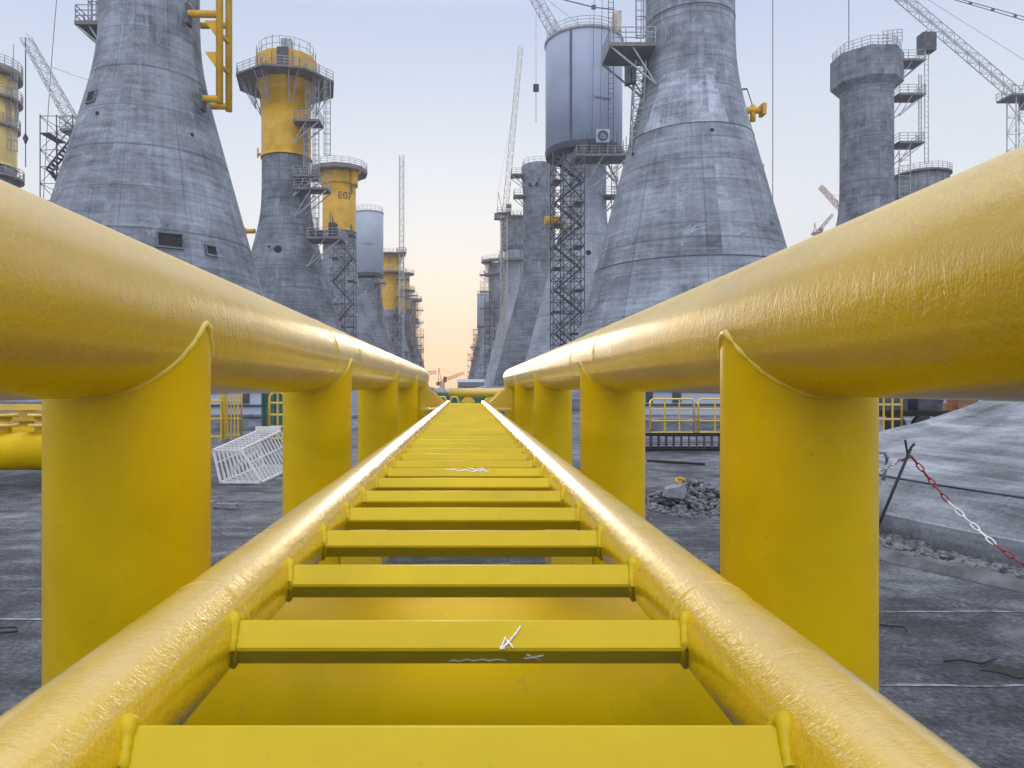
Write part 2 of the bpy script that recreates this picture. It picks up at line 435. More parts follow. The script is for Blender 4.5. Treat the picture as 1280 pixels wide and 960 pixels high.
stroke(ck, 6, [(585,585),(594,588),(604,585)], .0022); stroke(ck, 6, [(598,591),(604,587),(609,591)], .0022)
ck.build('chalk_scribble', M['chalk'], ladder)

# ------------------------------------------------------------------ towers
def rad(z):
    Lz = 10.6-.264*z; s = .35; q = (Lz-3.5)/s
    return 3.5+s*(math.log(1+math.exp(q)) if q < 30 else q)
def deck_ring(tw, z, rin, rout, n=8, a0=PI/8, truss=0, rail_n=None, thick=.35, mat='deck'):
    mb = MB(); mb.lathe([(rin, z-thick), (rout, z-thick), (rout, z), (rin, z)], n, smooth=n > 20, a0=a0)
    d = mb.build('platform_ring', M[mat], tw)
    r = MB(); pts = [(rout*.985*math.cos(2*PI*i/n+a0), rout*.985*math.sin(2*PI*i/n+a0), z) for i in range(n)]
    r.rail(pts, 1.25, .055, True, 3, 1.3); r.build('railing', M['steel'], d)
    if truss:
        for i in range(truss):
            t = MB(); a = 2*PI*(i+.5)/truss
            for da in (-.10, .10):
                o = (rout*.88*math.cos(a+da), rout*.88*math.sin(a+da), z-thick); q = (rin*1.02*math.cos(a+da), rin*1.02*math.sin(a+da), z-thick)
                b = (rin*1.02*math.cos(a+da*.6), rin*1.02*math.sin(a+da*.6), z-4.0)
                t.bar(o, b, .075); t.bar(q, b, .07); t.bar(((o[0]+q[0])/2, (o[1]+q[1])/2, z-thick), b, .055)
            t.bar((rin*1.02*math.cos(a-.08), rin*1.02*math.sin(a-.08), z-4), (rin*1.02*math.cos(a+.08), rin*1.02*math.sin(a+.08), z-4), .10)
            t.build('bracket_truss', M['steel'], d)
    return d
def side_deck(tw, x0, x1, y0, y1, z, braces=True, clutter=False, thick=.3, brace_to=None):
    mb = MB(); mb.box(((x0+x1)/2, (y0+y1)/2, z-thick/2), (abs(x1-x0), abs(y1-y0), thick))
    d = mb.build('side_platform', M['deck'], tw)
    r = MB(); e = .06
    r.rail([(x0+e, y1-e, z), (x0+e, y0+e, z), (x1-e, y0+e, z), (x1-e, y1-e, z)], 1.2, .05, False, 3, 1.2)
    r.build('railing', M['steel'], d)
    if braces:
        far, near = ((x0, x1) if abs(x0) > abs(x1) else (x1, x0))
        for yy in (y0+.2, y1-.2):
            t = MB()
            t.bar((far*1.0-.1*(1 if far > 0 else -1), yy, z-thick), (near, yy, z-thick-abs(x1-x0)*.8), .09)
            t.bar(((far+near)/2, yy, z-thick), (near, yy, z-thick-abs(x1-x0)*.8), .07)
            t.build('bracket', M['steel'], d)
    if clutter:
        c = MB(); rnd = random.Random(int(z*10))
        for k in range(7):
            xx = rnd.uniform(x0+.5, x1-.5); h = rnd.uniform(.8, 2.4)
            c.box((xx, rnd.uniform(y0+.4, y1-.4), z+h/2), (rnd.uniform(.4, 1.3), .5, h))
            c.bar((xx, y0+.3, z), (xx, y0+.3, z+h+1.2), .06)
        c.build('machinery', M['dark'], d)
    return d
def ladder_mast(tw, x, y, z0, z1, w=.8, cage=False, mat='steel', name='ladder_mast'):
    mb = MB()
    for s in (-1, 1): mb.bar((x+s*w/2, y, z0), (x+s*w/2, y, z1), .07)
    n = int((z1-z0)/.75)
    for i in range(n+1): mb.bar((x-w/2, y, z0+i*.75), (x+w/2, y, z0+i*.75), .045, 3)
    if cage:
        for s in (-1, 0, 1): mb.bar((x+s*w*.6, y-w*.8, z0), (x+s*w*.6, y-w*.8, z1), .045, 3)
        for i in range(int((z1-z0)/1.5)+1):
            z = z0+i*1.5
            mb.path([(x-w/2, y, z), (x-w*.6, y-w*.8, z), (x, y-w, z), (x+w*.6, y-w*.8, z), (x+w/2, y, z)], .045, 3, smooth=False)
    return mb.build(name, M[mat], tw)
GT = 'wind turbine foundation towers standing in two rows'
def tower(X, Y, ztop, label, mat='concrete', s=1.0, yellow=None, cut=None, slab=True, n=72):
    t = thing('foundation_tower', (X, Y, 0), label, 'tower', GT)
    zc = cut if cut is not None else ztop
    prof = [(rad(z)*s, z) for z in [zc*i/70 for i in range(71)]]
    mb = MB(); mb.lathe(prof+[(.01, zc)], n)
    sh = mb.build('concrete_shaft', M[mat], t)
    if slab:
        mb = MB(); mb.lathe([(15.2*s, 0), (15.2*s, .8), (13.5*s, 1.3), (rad(0)*s-.3, 1.9)], n, smooth=False); mb.build('base_slab', M[mat], t)
    if yellow:
        z0, z1 = yellow
        mb = MB(); mb.lathe([(3.56*s, z0), (3.56*s, z1), (.01, z1)], n); mb.lathe([(3.66*s, z0), (3.66*s, z0+.35), (3.56*s, z0+.36)], n)
        for zz in (z0+(z1-z0)*.33, z0+(z1-z0)*.66): mb.lathe([(3.57*s, zz), (3.585*s, zz+.03), (3.57*s, zz+.06)], n)
        mb.build('yellow_sleeve', M['pale_yellow' if X < -40 else 'yellow_far'], t)
    return t
def hole(tw, ang, z, w, h, s=1.0, shape='box', mat='black'):
    """opening on the shaft; ang measured from straight towards the camera (-Y), positive to the right"""
    ang += math.atan2(-tw.location.x, tw.location.y)
    r = rad(z)*s; slope = math.atan((rad(z-.5)-rad(z+.5))*s)
    ca, sa = math.sin(ang), -math.cos(ang)
    n = Vector((ca, sa, 0)); tvec = Vector((-sa, ca, 0))
    up = Vector((-ca*math.sin(slope), -sa*math.sin(slope), math.cos(slope)))
    nn = tvec.cross(up)
    if nn.dot(n) < 0: nn = -nn
    R = Matrix((tvec, nn, up)).transposed()
    c = n*r+Vector((0,0,z))
    mb = MB()
    if shape == 'box':
        mb.box(c, (w, .16, h), M=R)
        o = mb.build('opening', M[mat], tw)
        fr = MB()
        for sx in (-1, 1): fr.box(c+R@Vector((sx*(w/2+.06), .03, 0)), (.12, .2, h+.24), M=R)
        for sz in (-1, 1): fr.box(c+R@Vector((0, .03, sz*(h/2+.06))), (w, .2, .12), M=R)
        fr.build('opening_frame', M['concrete_b'], o)
    else:
        pts = []
        mb.bar(c-nn*.1, c+nn*.06, w/2, 20); o = mb.build('port_hole', M[mat], tw)
    return o
def text_on(tw, body, ang, r, z, size, mat, name='lettering'):
    ang += math.atan2(-tw.location.x, tw.location.y)
    cu = bpy.data.curves.new('txt', 'FONT'); cu.body = body; cu.size = size; cu.align_x = 'CENTER'; cu.extrude = .01
    tmp = bpy.data.objects.new('txt', cu); col.objects.link(tmp)
    dg = bpy.context.evaluated_depsgraph_get(); me = bpy.data.meshes.new_from_object(tmp.evaluated_get(dg))
    bpy.data.objects.remove(tmp)
    for v in me.vertices:
        x, y, zz = v.co; a = ang+x/r
        v.co = ((r+.02+zz)*math.sin(a), -(r+.02+zz)*math.cos(a), z+y)
    me.name = name; me.materials.clear(); me.materials.append(mat)
    o = bpy.data.objects.new(name, me); col.objects.link(o); o.parent = tw
    return o

def PX(px, Y): return (px-VX)/F*Y
def PZ(py, Y): return CH+(VY-py)/F*Y

# ---- left row
Y1 = 56.0
L1 = tower(PX(188, Y1), Y1, 52, 'nearest tower of the left row, flared grey concrete with yellow pipe frame at its side', 'concrete', 1.03)
hole(L1, .16, PZ(299, 49), 1.55, .95, s=1.03); hole(L1, .53, PZ(307, 49.5), .75, .62, s=1.03)
hole(L1, -.92, PZ(133, 53.5), .75, .75, s=1.03); hole(L1, -.72, PZ(148, 52), .28, .28, shape='round', s=1.03); hole(L1, .54, PZ(157, 51), .26, .26, shape='round', s=1.03)
side_deck(L1, -4.95, -2.9, -1.8, .8, PZ(40, Y1)); ladder_mast(L1, -3.7, -1.2, PZ(40, Y1), 52, .5, True)
# rust-brown repair strips running down the cone: yellow pipe frame
fr = MB()
YI, YO = 53.7, 55.3; xa, xb = PX(274.5, YI)-L1.location.x, PX(286, YO)-L1.location.x; yi, yo = YI-Y1, YO-Y1
fr.bar((xa, yi, PZ(129, YI)), (xa, yi, 46), .27, 14); fr.bar((xb, yo, PZ(139, YO)), (xb, yo, 46), .26, 14)
for py_, px_ in ((18, 236), (124, 255)): fr.bar((xa, yi, PZ(py_, YI)), (PX(px_, YI)-L1.location.x, yi-.1, PZ(py_, YI)), .27, 12)
for py_, px_ in ((32, 251), (133, 264)): fr.bar((xb, yo, PZ(py_, YO)), (PX(px_, YO)-L1.location.x, yo, PZ(py_, YO)), .24, 12)
for py_ in (67, 28, -45):
    zz = PZ(py_, YI); fr.plate([(xa-1.1, zz+.1), (xa, zz+.1), (xa, zz-1.1), (xa-.25, zz-1.1)], 'Y', yi-.1, yi+.15)
    fr.bar((xa, yi, zz-.8), (xb, yo, zz-.8), .17, 10)
fr.build('yellow_pipe_frame', M['yellow_far'], L1)
for px_, py_ in ((253, 125), (235, 18)):
    mb = MB(); mb.box((PX(px_, YI)-L1.location.x, yi+.1, PZ(py_, YI)), (.28, .8, 1.5)); mb.build('mounting_plate', M['dark'], L1)

Y2 = 106.0
L2 = tower(PX(358, Y2), Y2, 49, 'second tower of the left row with yellow upper sleeve and wide trussed octagonal platform', 'concrete_b', 1.0, (PZ(200, Y2), PZ(112, Y2)), cut=PZ(200, Y2))
zt = PZ(77, Y2); zp = PZ(106, Y2)
mb = MB(); mb.lathe([(3.5, zp-2), (4.45, zp-.3), (4.45, zt), (.01, zt)], 12, smooth=False, a0=.2); mb.build('yellow_head', M['yellow_far'], L2)
r = MB(); r.rail([(4.0*math.cos(t), 4.0*math.sin(t), zt) for t in [2*PI*i/12 for i in range(12)]], 1.9, .05, True, 2, 1.6)
r.box((.9, -3.2, zt+.8), (1.5, 1.2, 1.6)); r.build('top_railing', M['steel'], L2)
for i in range(26):
    pass
deck_ring(L2, zp, 4.3, 7.4, 8, PI/8+.2, 8, thick=.3)
mb = MB()
for k in range(9):
    a = -PI/2+(k-4)*.22; mb.bar((4.5*math.cos(a), 4.5*math.sin(a), zp), (4.5*math.cos(a), 4.5*math.sin(a), zt-.4-(k % 3)*.6), .06)
mb.box((.6, -4.55, (zp+zt)/2), (1.6, .3, zt-zp)); mb.build('access_panel', M['dark'], L2)
hole(L2, -.23, PZ(308, 99), 1.1, 1.1, shape='round'); hole(L2, -.50, PZ(306, 100), .4, .4, shape='round')
side_deck(L2, 2.0, 5.8, -4.6, -1.6, PZ(163, Y2)); side_deck(L2, 2.2, 7.0, -4.8, -2, PZ(238, Y2-3)); side_deck(L2, 2.0, 5.4, -4.6, -1.6, PZ(222, Y2-3))
side_deck(L2, 4.4, 9.2, -6.5, -2.5, PZ(300, Y2-4), clutter=True)
ladder_mast(L2, 5.1, -3.2, PZ(300, Y2-3), PZ(84, Y2-3), .7, True); ladder_mast(L2, 6.7, -3.2, PZ(195, Y2-3), PZ(101, Y2-3), .75, True)
mb = MB(); zz = PZ(289, Y2); mb.bar((-6.1, 0, zz), (-4.6, 0, zz), .35, 10); mb.box((-6.2, 0, zz), (.4, 1, .9)); mb.build('yellow_pipe_stub', M['yellow_far'], L2)
mb = MB(); zz = PZ(193, Y2); mb.bar((-4.3, 0, zz), (-3.4, 0, zz), .2, 8); mb.bar((-4.2, 0, zz-.5), (-4.2, 0, zz+.9), .12, 6); mb.build('yellow_bracket', M['yellow_far'], L2)

Y3 = 153.0
L3 = tower(PX(424, Y3), Y3, 47, 'third tower of the left row, yellow sleeve lettered E07 under a flat round platform', 'concrete', .98, (PZ(291, Y3), PZ(217, Y3)), cut=PZ(291, Y3))
z3 = PZ(213, Y3)
mb = MB(); mb.lathe([(3.4, z3-3.7), (4.0, z3-3.3), (4.0, z3-.4)], 10, smooth=False, a0=.3); mb.build('yellow_head', M['yellow_far'], L3)
deck_ring(L3, z3, 3.3, 6.0, 12, 0, 0, thick=.9)
mb = MB(); mb.box((3.6, -2.2, z3-2.0), (1.2, 1.2, 3.2)); mb.bar((5, -3, z3-.9), (3.2, -2, z3-3), .25); mb.build('yellow_console', M['yellow_far'], L3)
text_on(L3, 'E07', .36, 3.52, PZ(247, Y3-4), 2.1, M['dark'])
for a, z in ((.95, PZ(240, Y3)), (.95, PZ(287, Y3))):
    mb = MB(); mb.box((3.5*math.sin(a), -3.5*math.cos(a), z), (.5, .5, 1.2)); mb.build('junction_box', M['deck'], L3)

def drum(tw, z0, z1, r, seam_angles=(), mat='drum', n=48, rails=True):
    mb = MB(); mb.lathe([(r*.96, z0), (r, z0+.05), (r, z1), (r*.995, z1+.05), (.01, z1+.05)], n)
    o = mb.build('white_drum', M[mat], tw)
    k = MB(); k.lathe([(r*.80, z0-.9), (r*.99, z0-.9), (r*1.012, z0-.3), (r*1.012, z0+.05), (r*.8, z0+.1)], n, smooth=False); k.lathe([(.1,z0-.9),(r*.8,z0-.9)], n); k.build('lower_rim', M['dark'], o)
    k = MB(); k.lathe([(r*1.01, z1-.1), (r*1.03, z1+.02), (r*1.03, z1+.35), (r*.97, z1+.35)], n, smooth=False); k.build('upper_rim', M['steel'], o)
    for a in seam_angles:
        k = MB(); x, y = r*1.004*math.sin(a), -r*1.004*math.cos(a)
        k.box((x, y, (z0+z1)/2), (.28, .28, z1-z0), rot=a); k.build('vertical_seam', M['dark'], o)
    if rails:
        k = MB(); nn = 20; k.rail([(r*.97*math.cos(2*PI*i/nn), r*.97*math.sin(2*PI*i/nn), z1+.3) for i in range(nn)], 1.5, .05, True, 3, 1.9); k.build('railing', M['steel'], o)
    return o
Y4 = 203.0
L4 = tower(PX(461, Y4), Y4, 32, 'fourth tower of the left row capped by a plain white cylindrical drum', 'concrete_b', .95)
drum(L4, PZ(343, Y4), PZ(268, Y4), 4.1, mat='white')
side_deck(L4, 2.2, 5.0, -4, -1.2, PZ(355, Y4)); text_on(L4, 'bouygues', 0.0, 4.12, PZ(309, Y4), .75, M['dark'])
Y5 = 253.0
L5 = tower(PX(488, Y5), Y5, 46, 'fifth tower of the left row, yellow sleeve partly behind the white drum', 'concrete', .95, (PZ(388, Y5), PZ(319, Y5)), cut=PZ(388, Y5))
deck_ring(L5, PZ(318, Y5), 3.3, 5.4, 12, 0, 6, thick=.5); deck_ring(L5, PZ(341, Y5), 3.5, 5.9, 12, 0, 0, thick=.5)
side_deck(L5, 1.5, 8.0, -5, -2, PZ(393, Y5), clutter=True)
Y6 = 303.0
L6 = tower(PX(502, Y6), Y6, 46, 'sixth tower of the left row, slim yellow sleeve with platform edge catching warm light', 'concrete_b', .95, (PZ(392, Y6), PZ(343, Y6)), cut=PZ(392, Y6))
deck_ring(L6, PZ(342, Y6), 3.4, 5.4, 12, 0, 0, thick=.5); deck_ring(L6, PZ(363, Y6), 3.5, 5.8, 12, 0, 6, thick=.5)
side_deck(L6, 1.5, 8, -5, -2, PZ(405, Y6), clutter=True); side_deck(L6, 1.5, 9, -7, -3, PZ(432, Y6))
Y7 = 353.0
L7 = tower(PX(512, Y7), Y7, 44, 'seventh tower of the left row, a distant grey silhouette with a flat cap', 'concrete', .9)
deck_ring(L7, PZ(374, Y7), 3.0, 6.2, 12, 0, 6, thick=1.0)
side_deck(L7, 1.5, 7, -5, -2, PZ(440, Y7))
Y8 = 400.0
L8 = tower(PX(516, Y8), Y8, 20, 'farthest unfinished tower of the left row wrapped in scaffolding', 'concrete_b', .9)

for (tw_, x_, y_, z0_, z1_, w_) in ((L5, 4.2, -3.6, 22, 46, 1.2), (L5, 6.2, -3.6, 20, 40, 1.0), (L6, 4.8, -3.4, 10, 44, 1.3), (L6, 6.4, -3.4, 16, 36, 1.2), (L7, 4.6, -3.4, 8, 42, 1.4), (L7, 6.4, -3.4, 6, 30, 1.4), (L4, 3.6, -3, 14, 30, 1.0)):
    ladder_mast(tw_, x_, y_, z0_, z1_, w_, True, 'rust' if tw_ in (L6, L7) else 'dark')
for tw_ in (L5, L6, L7):
    for zz in (14, 20, 26, 33, 39): side_deck(tw_, 2.5, 7.0, -5, -2.4, zz+(.8 if tw_ is L6 else 0))
for (x_, z0_, z1_) in ((4.0, PZ(230, 103), PZ(105, 103)), (3.7, PZ(225, 103), PZ(160, 103))): ladder_mast(L2, x_, -3.6, z0_, z1_, .5, True, 'steel')
for k in range(14):
    a = 2*PI*k/14; mb = MB(); mb.bar((4.3*math.cos(a), 4.3*math.sin(a), PZ(77, Y2)), (4.3*math.cos(a), 4.3*math.sin(a), PZ(77, Y2)+(1.2, 2.0, 1.5)[k % 3]), .05); mb.build('rod', M['dark'], L2)
# ---- far left tower at the picture edge
Y0 = 105.0
L0 = tower(PX(-14, Y0), Y0, 50, 'pale yellow topped tower cut off by the left picture edge with stacked round platforms', 'concrete', 1.0, (PZ(210, Y0), PZ(88, Y0)), cut=PZ(210, Y0))
deck_ring(L0, PZ(88, Y0), 3.4, 4.3, 24, 0, 0, thick=1.2); deck_ring(L0, PZ(124, Y0), 3.4, 4.3, 24, 0, 12, thick=.5); deck_ring(L0, PZ(158, Y0), 3.4, 4.0, 24, 0, 0, thick=.5); deck_ring(L0, PZ(222, Y0), 3.4, 4.5, 24, 0, 0, thick=.4)
ladder_mast(L0, 4.2, -.8, PZ(192, Y0), PZ(97, Y0), .9, True)
mb = MB(); mb.bar((3.6, 0, PZ(85, Y0)), (3.6, 0, PZ(55, Y0)), .06); mb.build('antenna', M['steel'], L0)

# ---- right row
Z1 = 59.0
R1 = tower(PX(862, Z1), Z1, 56, 'nearest concrete tower of the right row, huge flared grey cone with a pale repaired band', 'concrete_c', 1.0)
hole(R1, .32, PZ(163, 54), .28, .28, shape='round'); hole(R1, -.95, PZ(175, 54), .3, .3, shape='round')
mb = MB()   # pale recast band with sharp outline on the flare
prof = [(rad(z)+.02, z) for z in [PZ(152, 54)+i*.35 for i in range(14)]]
vs = []; nA = 16
for (rr, z) in prof:
    for i in range(nA+1):
        a = -.30-.78+.25*(z-prof[0][1])/5+(1.40-.45*(z-prof[0][1])/5)*i/nA; vs.append((rr*math.sin(a), -rr*math.cos(a), z))
mb.add(vs, [(k*(nA+1)+i, k*(nA+1)+i+1, (k+1)*(nA+1)+i+1, (k+1)*(nA+1)+i) for k in range(13) for i in range(nA)], True)
M['band'] = concrete('recast_concrete', .37, seams=False, seed=4)
mb.build('recast_band', M['band'], R1)
for zz in (PZ(318, 51), PZ(152, 54), PZ(8, 56)):
    mb = MB(); mb.lathe([(rad(zz)+.012, zz), (rad(zz)+.035, zz+.045), (rad(zz+.09)+.012, zz+.09)], 96); mb.build('joint_line', M['dark'], R1)
x0 = PX(758, Z1-1)-R1.location.x
side_deck(R1, x0, -3.4, -2.6, 1.0, PZ(57, Z1-2), braces=True)
ladder_mast(R1, PX(799, Z1-1)-R1.location.x, -1.2, PZ(57, Z1), 50, .6, True)
mb = MB(); mb.lattice((PX(794, Z1-1)-R1.location.x, -.9, PZ(200, Z1)), (PX(800, Z1-1)-R1.location.x, -.9, PZ(85, Z1)), .8, .8, 12, .06); mb.build('lattice_mast', M['steel'], R1)
mb = MB(); mb.box((PX(783, Z1-1)-R1.location.x, -1.5, PZ(105, Z1)), (.4, .6, 1.4)); mb.box((PX(790, Z1-1)-R1.location.x, -1.5, PZ(104, Z1)), (.35, .6, 1.3)); mb.build('equipment_box', M['dark'], R1)
mb = MB(); zz = PZ(138, Z1); xx = PX(941, Z1)-R1.location.x
mb.bar((3.9, 0, zz), (xx+.8, 0, zz), .28, 10); mb.bar((xx, 0, zz-.9), (xx, 0, zz+.4), .22, 10); mb.box((xx+.8, 0, zz+.02), (.3, .9, .9)); mb.build('yellow_pipe_stub', M['yellow_far'], R1)
mb = MB(); mb.bar((3.7, 0, PZ(113, Z1)), (4.7, 0, PZ(111, Z1)), .08); mb.bar((4.7, 0, PZ(111, Z1)), (xx, 0, PZ(133, Z1)), .04); mb.build('davit_arm', M['dark'], R1)
mb = MB(); mb.box((PX(950, Z1)-R1.location.x, .4, PZ(212, Z1)), (.7, .8, .9)); mb.build('junction_box', M['steel'], R1)

Z2 = 113.0
R2 = tower(PX(729.5, Z2), Z2, 38, 'second tower of the right row carrying a big blue-white drum with railed rim', 'concrete_d', 1.0)
dr = drum(R2, PZ(190, Z2), PZ(57, Z2), 5.95, (-.48,), n=72)
ox = R2.location.x
ladder_mast(R2, PX(765, 106)-ox, -6.2, PZ(178, 106), PZ(-30, 106), .75, False, 'dark')
side_deck(R2, PX(718, 106)-ox, PX(786, 106)-ox, -8.5, -4.5, PZ(196, 106), clutter=True)
mb = MB()
for a, b in (((748, 200), (772, 222)), ((772, 222), (776, 245)), ((760, 200), (776, 222))):
    mb.bar((PX(a[0], 106)-ox, -6, PZ(a[1], 106)), (PX(b[0], 106)-ox, -5, PZ(b[1], 106)), .16)
mb.build('hoist_brace', M['steel'], R2)
side_deck(R2, 2.6, 5.6, -3.4, -1, PZ(250, Z2)); ladder_mast(R2, 4.3, -2.4, PZ(300, Z2), PZ(205, Z2), .8, True)
mb = MB(); c = (PX(754.5, 103.5)-ox, -9.0, PZ(168, 103.5))
mb.path([(c[0]+.62*math.cos(t), c[1]-.1, c[2]+.62*math.sin(t)) for t in [2*PI*i/28 for i in range(28)]], .14, 6, True); 
mb.path([(c[0]-.25, c[1]-.12, c[2]+.28), (c[0]-.25, c[1]-.12, c[2]-.05), (c[0]-.05, c[1]-.12, c[2]-.25), (c[0]+.2, c[1]-.12, c[2]-.1), (c[0]+.2, c[1]-.12, c[2]+.28)], .06, 4)
pn = MB(); pn.box((c[0], c[1]+.1, c[2]), (1.9, .2, 1.9)); po = pn.build('sign_panel', M['drum'], R2); mb.build('round_emblem', M['dark'], po)
text_on(R2, 'bouygues', .50, 6.0, PZ(126, 108), .75, M['dark'])
for pxa in (740, 750):
    k = MB(); k.bar((PX(pxa, 106.5)-ox, -6.4, PZ(170, 106.5)), (PX(pxa+4, 106.5)-ox, -6.4, PZ(-60, 106.5)), .045, 4); k.build('guide_rope', M['dark'], R2)
mb = MB(); zz = PZ(276, 104); mb.bar((PX(681, 104)-ox, -9, zz), (PX(698, 104)-ox, -9, zz), .62, 12); mb.bar((PX(698,104)-ox,-9,zz),(-3.2,-1.5,zz),.4,10); mb.build('yellow_pipe_stub', M['yellow_far'], R2)
hole(R2, .15, PZ(314, 107), .8, .8, shape='round')
mb = MB(); mb.box((PX(766,Z2)-ox, -3, PZ(40, Z2)), (1.2, 1.2, 3)); mb.build('winch_box', M['crane'], R2)

Z3 = 157.0
R3 = tower(PX(674, Z3), Z3, 48, 'third tower of the right row, bare concrete with rounded top and small dark niche', 'concrete_b', 1.0)
mb = MB(); zt = PZ(208, Z3); mb.lathe([(3.52, zt-6), (3.75, zt-3), (3.85, zt-.1), (3.7, zt+.02), (.01, zt+.02)], 48); mb.build('collar', M['concrete_b'], R3)
r = MB(); r.rail([(3.6*math.cos(t), 3.6*math.sin(t), zt) for t in [2*PI*i/16 for i in range(16)]], 1.1, .05, True, 2, 2); r.build('railing', M['steel'], R3)
hole(R3, -.35, PZ(230, Z3-3.5), 2.2, .9); side_deck(R3, -6.2, -3, -2, 1, PZ(220, Z3), clutter=False); side_deck(R3, -5.6, -3, -2, 1, PZ(246, Z3))
Z4 = 205.0
R4 = tower(PX(645, Z4), Z4, 48.5, 'fourth tower of the right row with ribbed formwork around its head', 'concrete_d', .92)
mb = MB(); zt = PZ(274, Z4)
mb.lathe([(3.6, zt-9), (4.3, zt-8), (4.3, zt), (.1, zt)], 10, smooth=False, a0=.3); 
for i in range(14):
    a = 2*PI*i/14; mb.bar((4.4*math.cos(a), 4.4*math.sin(a), zt-18), (4.4*math.cos(a), 4.4*math.sin(a), zt+1), .12)
mb.build('formwork', M['concrete_b'], R4)
deck_ring(R4, PZ(326, Z4), 3.4, 5.2, 12, 0, 0, thick=.6)
deck_ring(R4, zt+.2, 3.4, 4.9, 12, 0, 0, thick=.5)
Z5 = 262.0
R5 = tower(PX(622, Z5), Z5, 46, 'fifth tower of the right row ringed by a railed platform and struts', 'concrete_c', .95)
deck_ring(R5, PZ(326, Z5), 3.4, 6.0, 12, 0, 8, thick=.8)
deck_ring(R5, PZ(343, Z5), 3.4, 5.2, 12, 0, 0, thick=.5)
side_deck(R5, 0, 7.5, -7, -3, PZ(374, Z5), clutter=True)
mb = MB(); c = (3.6, -7.3, PZ(362, Z5)); mb.path([(c[0]+1.1*math.cos(t), c[1], c[2]+1.1*math.sin(t)) for t in [2*PI*i/20 for i in range(20)]], .25, 5, True); mb.build('round_emblem', M['white'], R5)
Z6 = 330.0
R6 = tower(PX(606, Z6), Z6, 40, 'sixth tower of the right row topped by a small pale drum in the glow', 'concrete_b', .85)
drum(R6, PZ(408, Z6), PZ(369, Z6), 2.9*.95+.2)
R6.children[-1].location.x = -.6
Z7 = 390.0
R7 = tower(PX(603, Z7), Z7, 24, 'farthest low unfinished tower of the right row under scaffolding', 'concrete_c', .8)

for (tw_, x_, y_, z0_, z1_, w_) in ((R5, -3.9, -3.0, 18, 46, 1.3), (R5, -5.6, -3.0, 24, 40, 1.1), (R6, -3.8, -3, 4, 26, 1.4), (R6, -5.2, -3, 6, 20, 1.4), (R7, -4.2, -3, 2, 26, 1.6), (R4, -4.4, -3, 14, 40, 1.0)):
    ladder_mast(tw_, x_, y_, z0_, z1_, w_, True, 'rust' if tw_ in (R6, R7) else 'steel')
for tw_, zs_ in ((R5, (30, 36, 42)), (R6, (8, 14, 20)), (R7, (9, 16, 23))):
    for zz in zs_: side_deck(tw_, -6.6, -2.5, -5, -2.4, zz)
# ---- tower at far right with hammer head
Zr = 105.0
RR = tower(PX(1083, Zr), Zr, 50, 'dark concrete column at the far right with a wide faceted hammerhead top', 'concrete_b', 1.0, cut=PZ(88, Zr))
zt = PZ(73, Zr); mb = MB()
mb.lathe([(3.5, PZ(117, Zr)), (4.75, PZ(108, Zr)), (4.75, zt), (.01, zt)], 8, smooth=False, a0=PI/8); mb.build('hammerhead', M['concrete_b'], RR)
r = MB(); r.rail([(4.4*math.cos(t), 4.4*math.sin(t), zt) for t in [2*PI*i/8+PI/8 for i in range(8)]], 1.4, .05, True, 3, 1.3)
for i in range(40):
    a = 2*PI*i/40; r.bar((4.1*math.cos(a), 4.1*math.sin(a), zt), (4.1*math.cos(a), 4.1*math.sin(a), zt+.55), .045, 3)
r.build('railing', M['steel'], RR)
for zpx, xe in ((82, 7.2), (124, 7.2), (183, 7.0)): side_deck(RR, 3.4, xe, -2.4, .6, PZ(zpx, Zr))
r = MB(); z0 = zt; r.rail([(0, -4.2, z0), (3.4, -3, z0+.9)], 1.9, .06, False, 4, .9); r.build('stair_rail', M['steel'], RR)
ladder_mast(RR, 8.0, -1.2, PZ(208, Zr), PZ(50, Zr), .55, False, 'crane_grey'); ladder_mast(RR, 7.2, -1.0, PZ(183, Zr), PZ(97, Zr), .35, False)
mb = MB(); mb.box((PX(1151.5, Zr)-RR.location.x, -1.2, PZ(59, Zr)), (1.9, 1.6, 2.6)); mb.bar((8, -1.2, PZ(47, Zr)), (8, -1.2, PZ(43, Zr)), .1); mb.build('hoist_cab', M['dark'], RR)
for i, (zz) in enumerate((127, 167, 205, 243)):
    hole(RR, -.85, PZ(zz-5, Zr-2), .4, .6, mat='deck')
ladder_mast(RR, 4.5, -1.8, PZ(250, Zr), PZ(190, Zr), 1.6, False)
Zq = 150.0
RQ = tower(PX(1151, Zq), Zq, PZ(215, Zq), 'low round unfinished tower top with railing just behind the hammerhead column', 'concrete', 1.0, slab=False)
mb = MB(); zt = PZ(222, Zq); mb.lathe([(3.4, zt-7), (4.9, zt-6.6), (4.9, zt), (.1, zt)], 32)
for i in range(20):
    a = 2*PI*i/20; mb.bar((5.0*math.cos(a), 5.0*math.sin(a), zt-7), (5.0*math.cos(a), 5.0*math.sin(a), zt+.4), .1)
mb.build('formwork', M['concrete_b'], RQ)
deck_ring(RQ, PZ(219, Zq), 3.2, 5.6, 16, 0, 0, thick=.3)

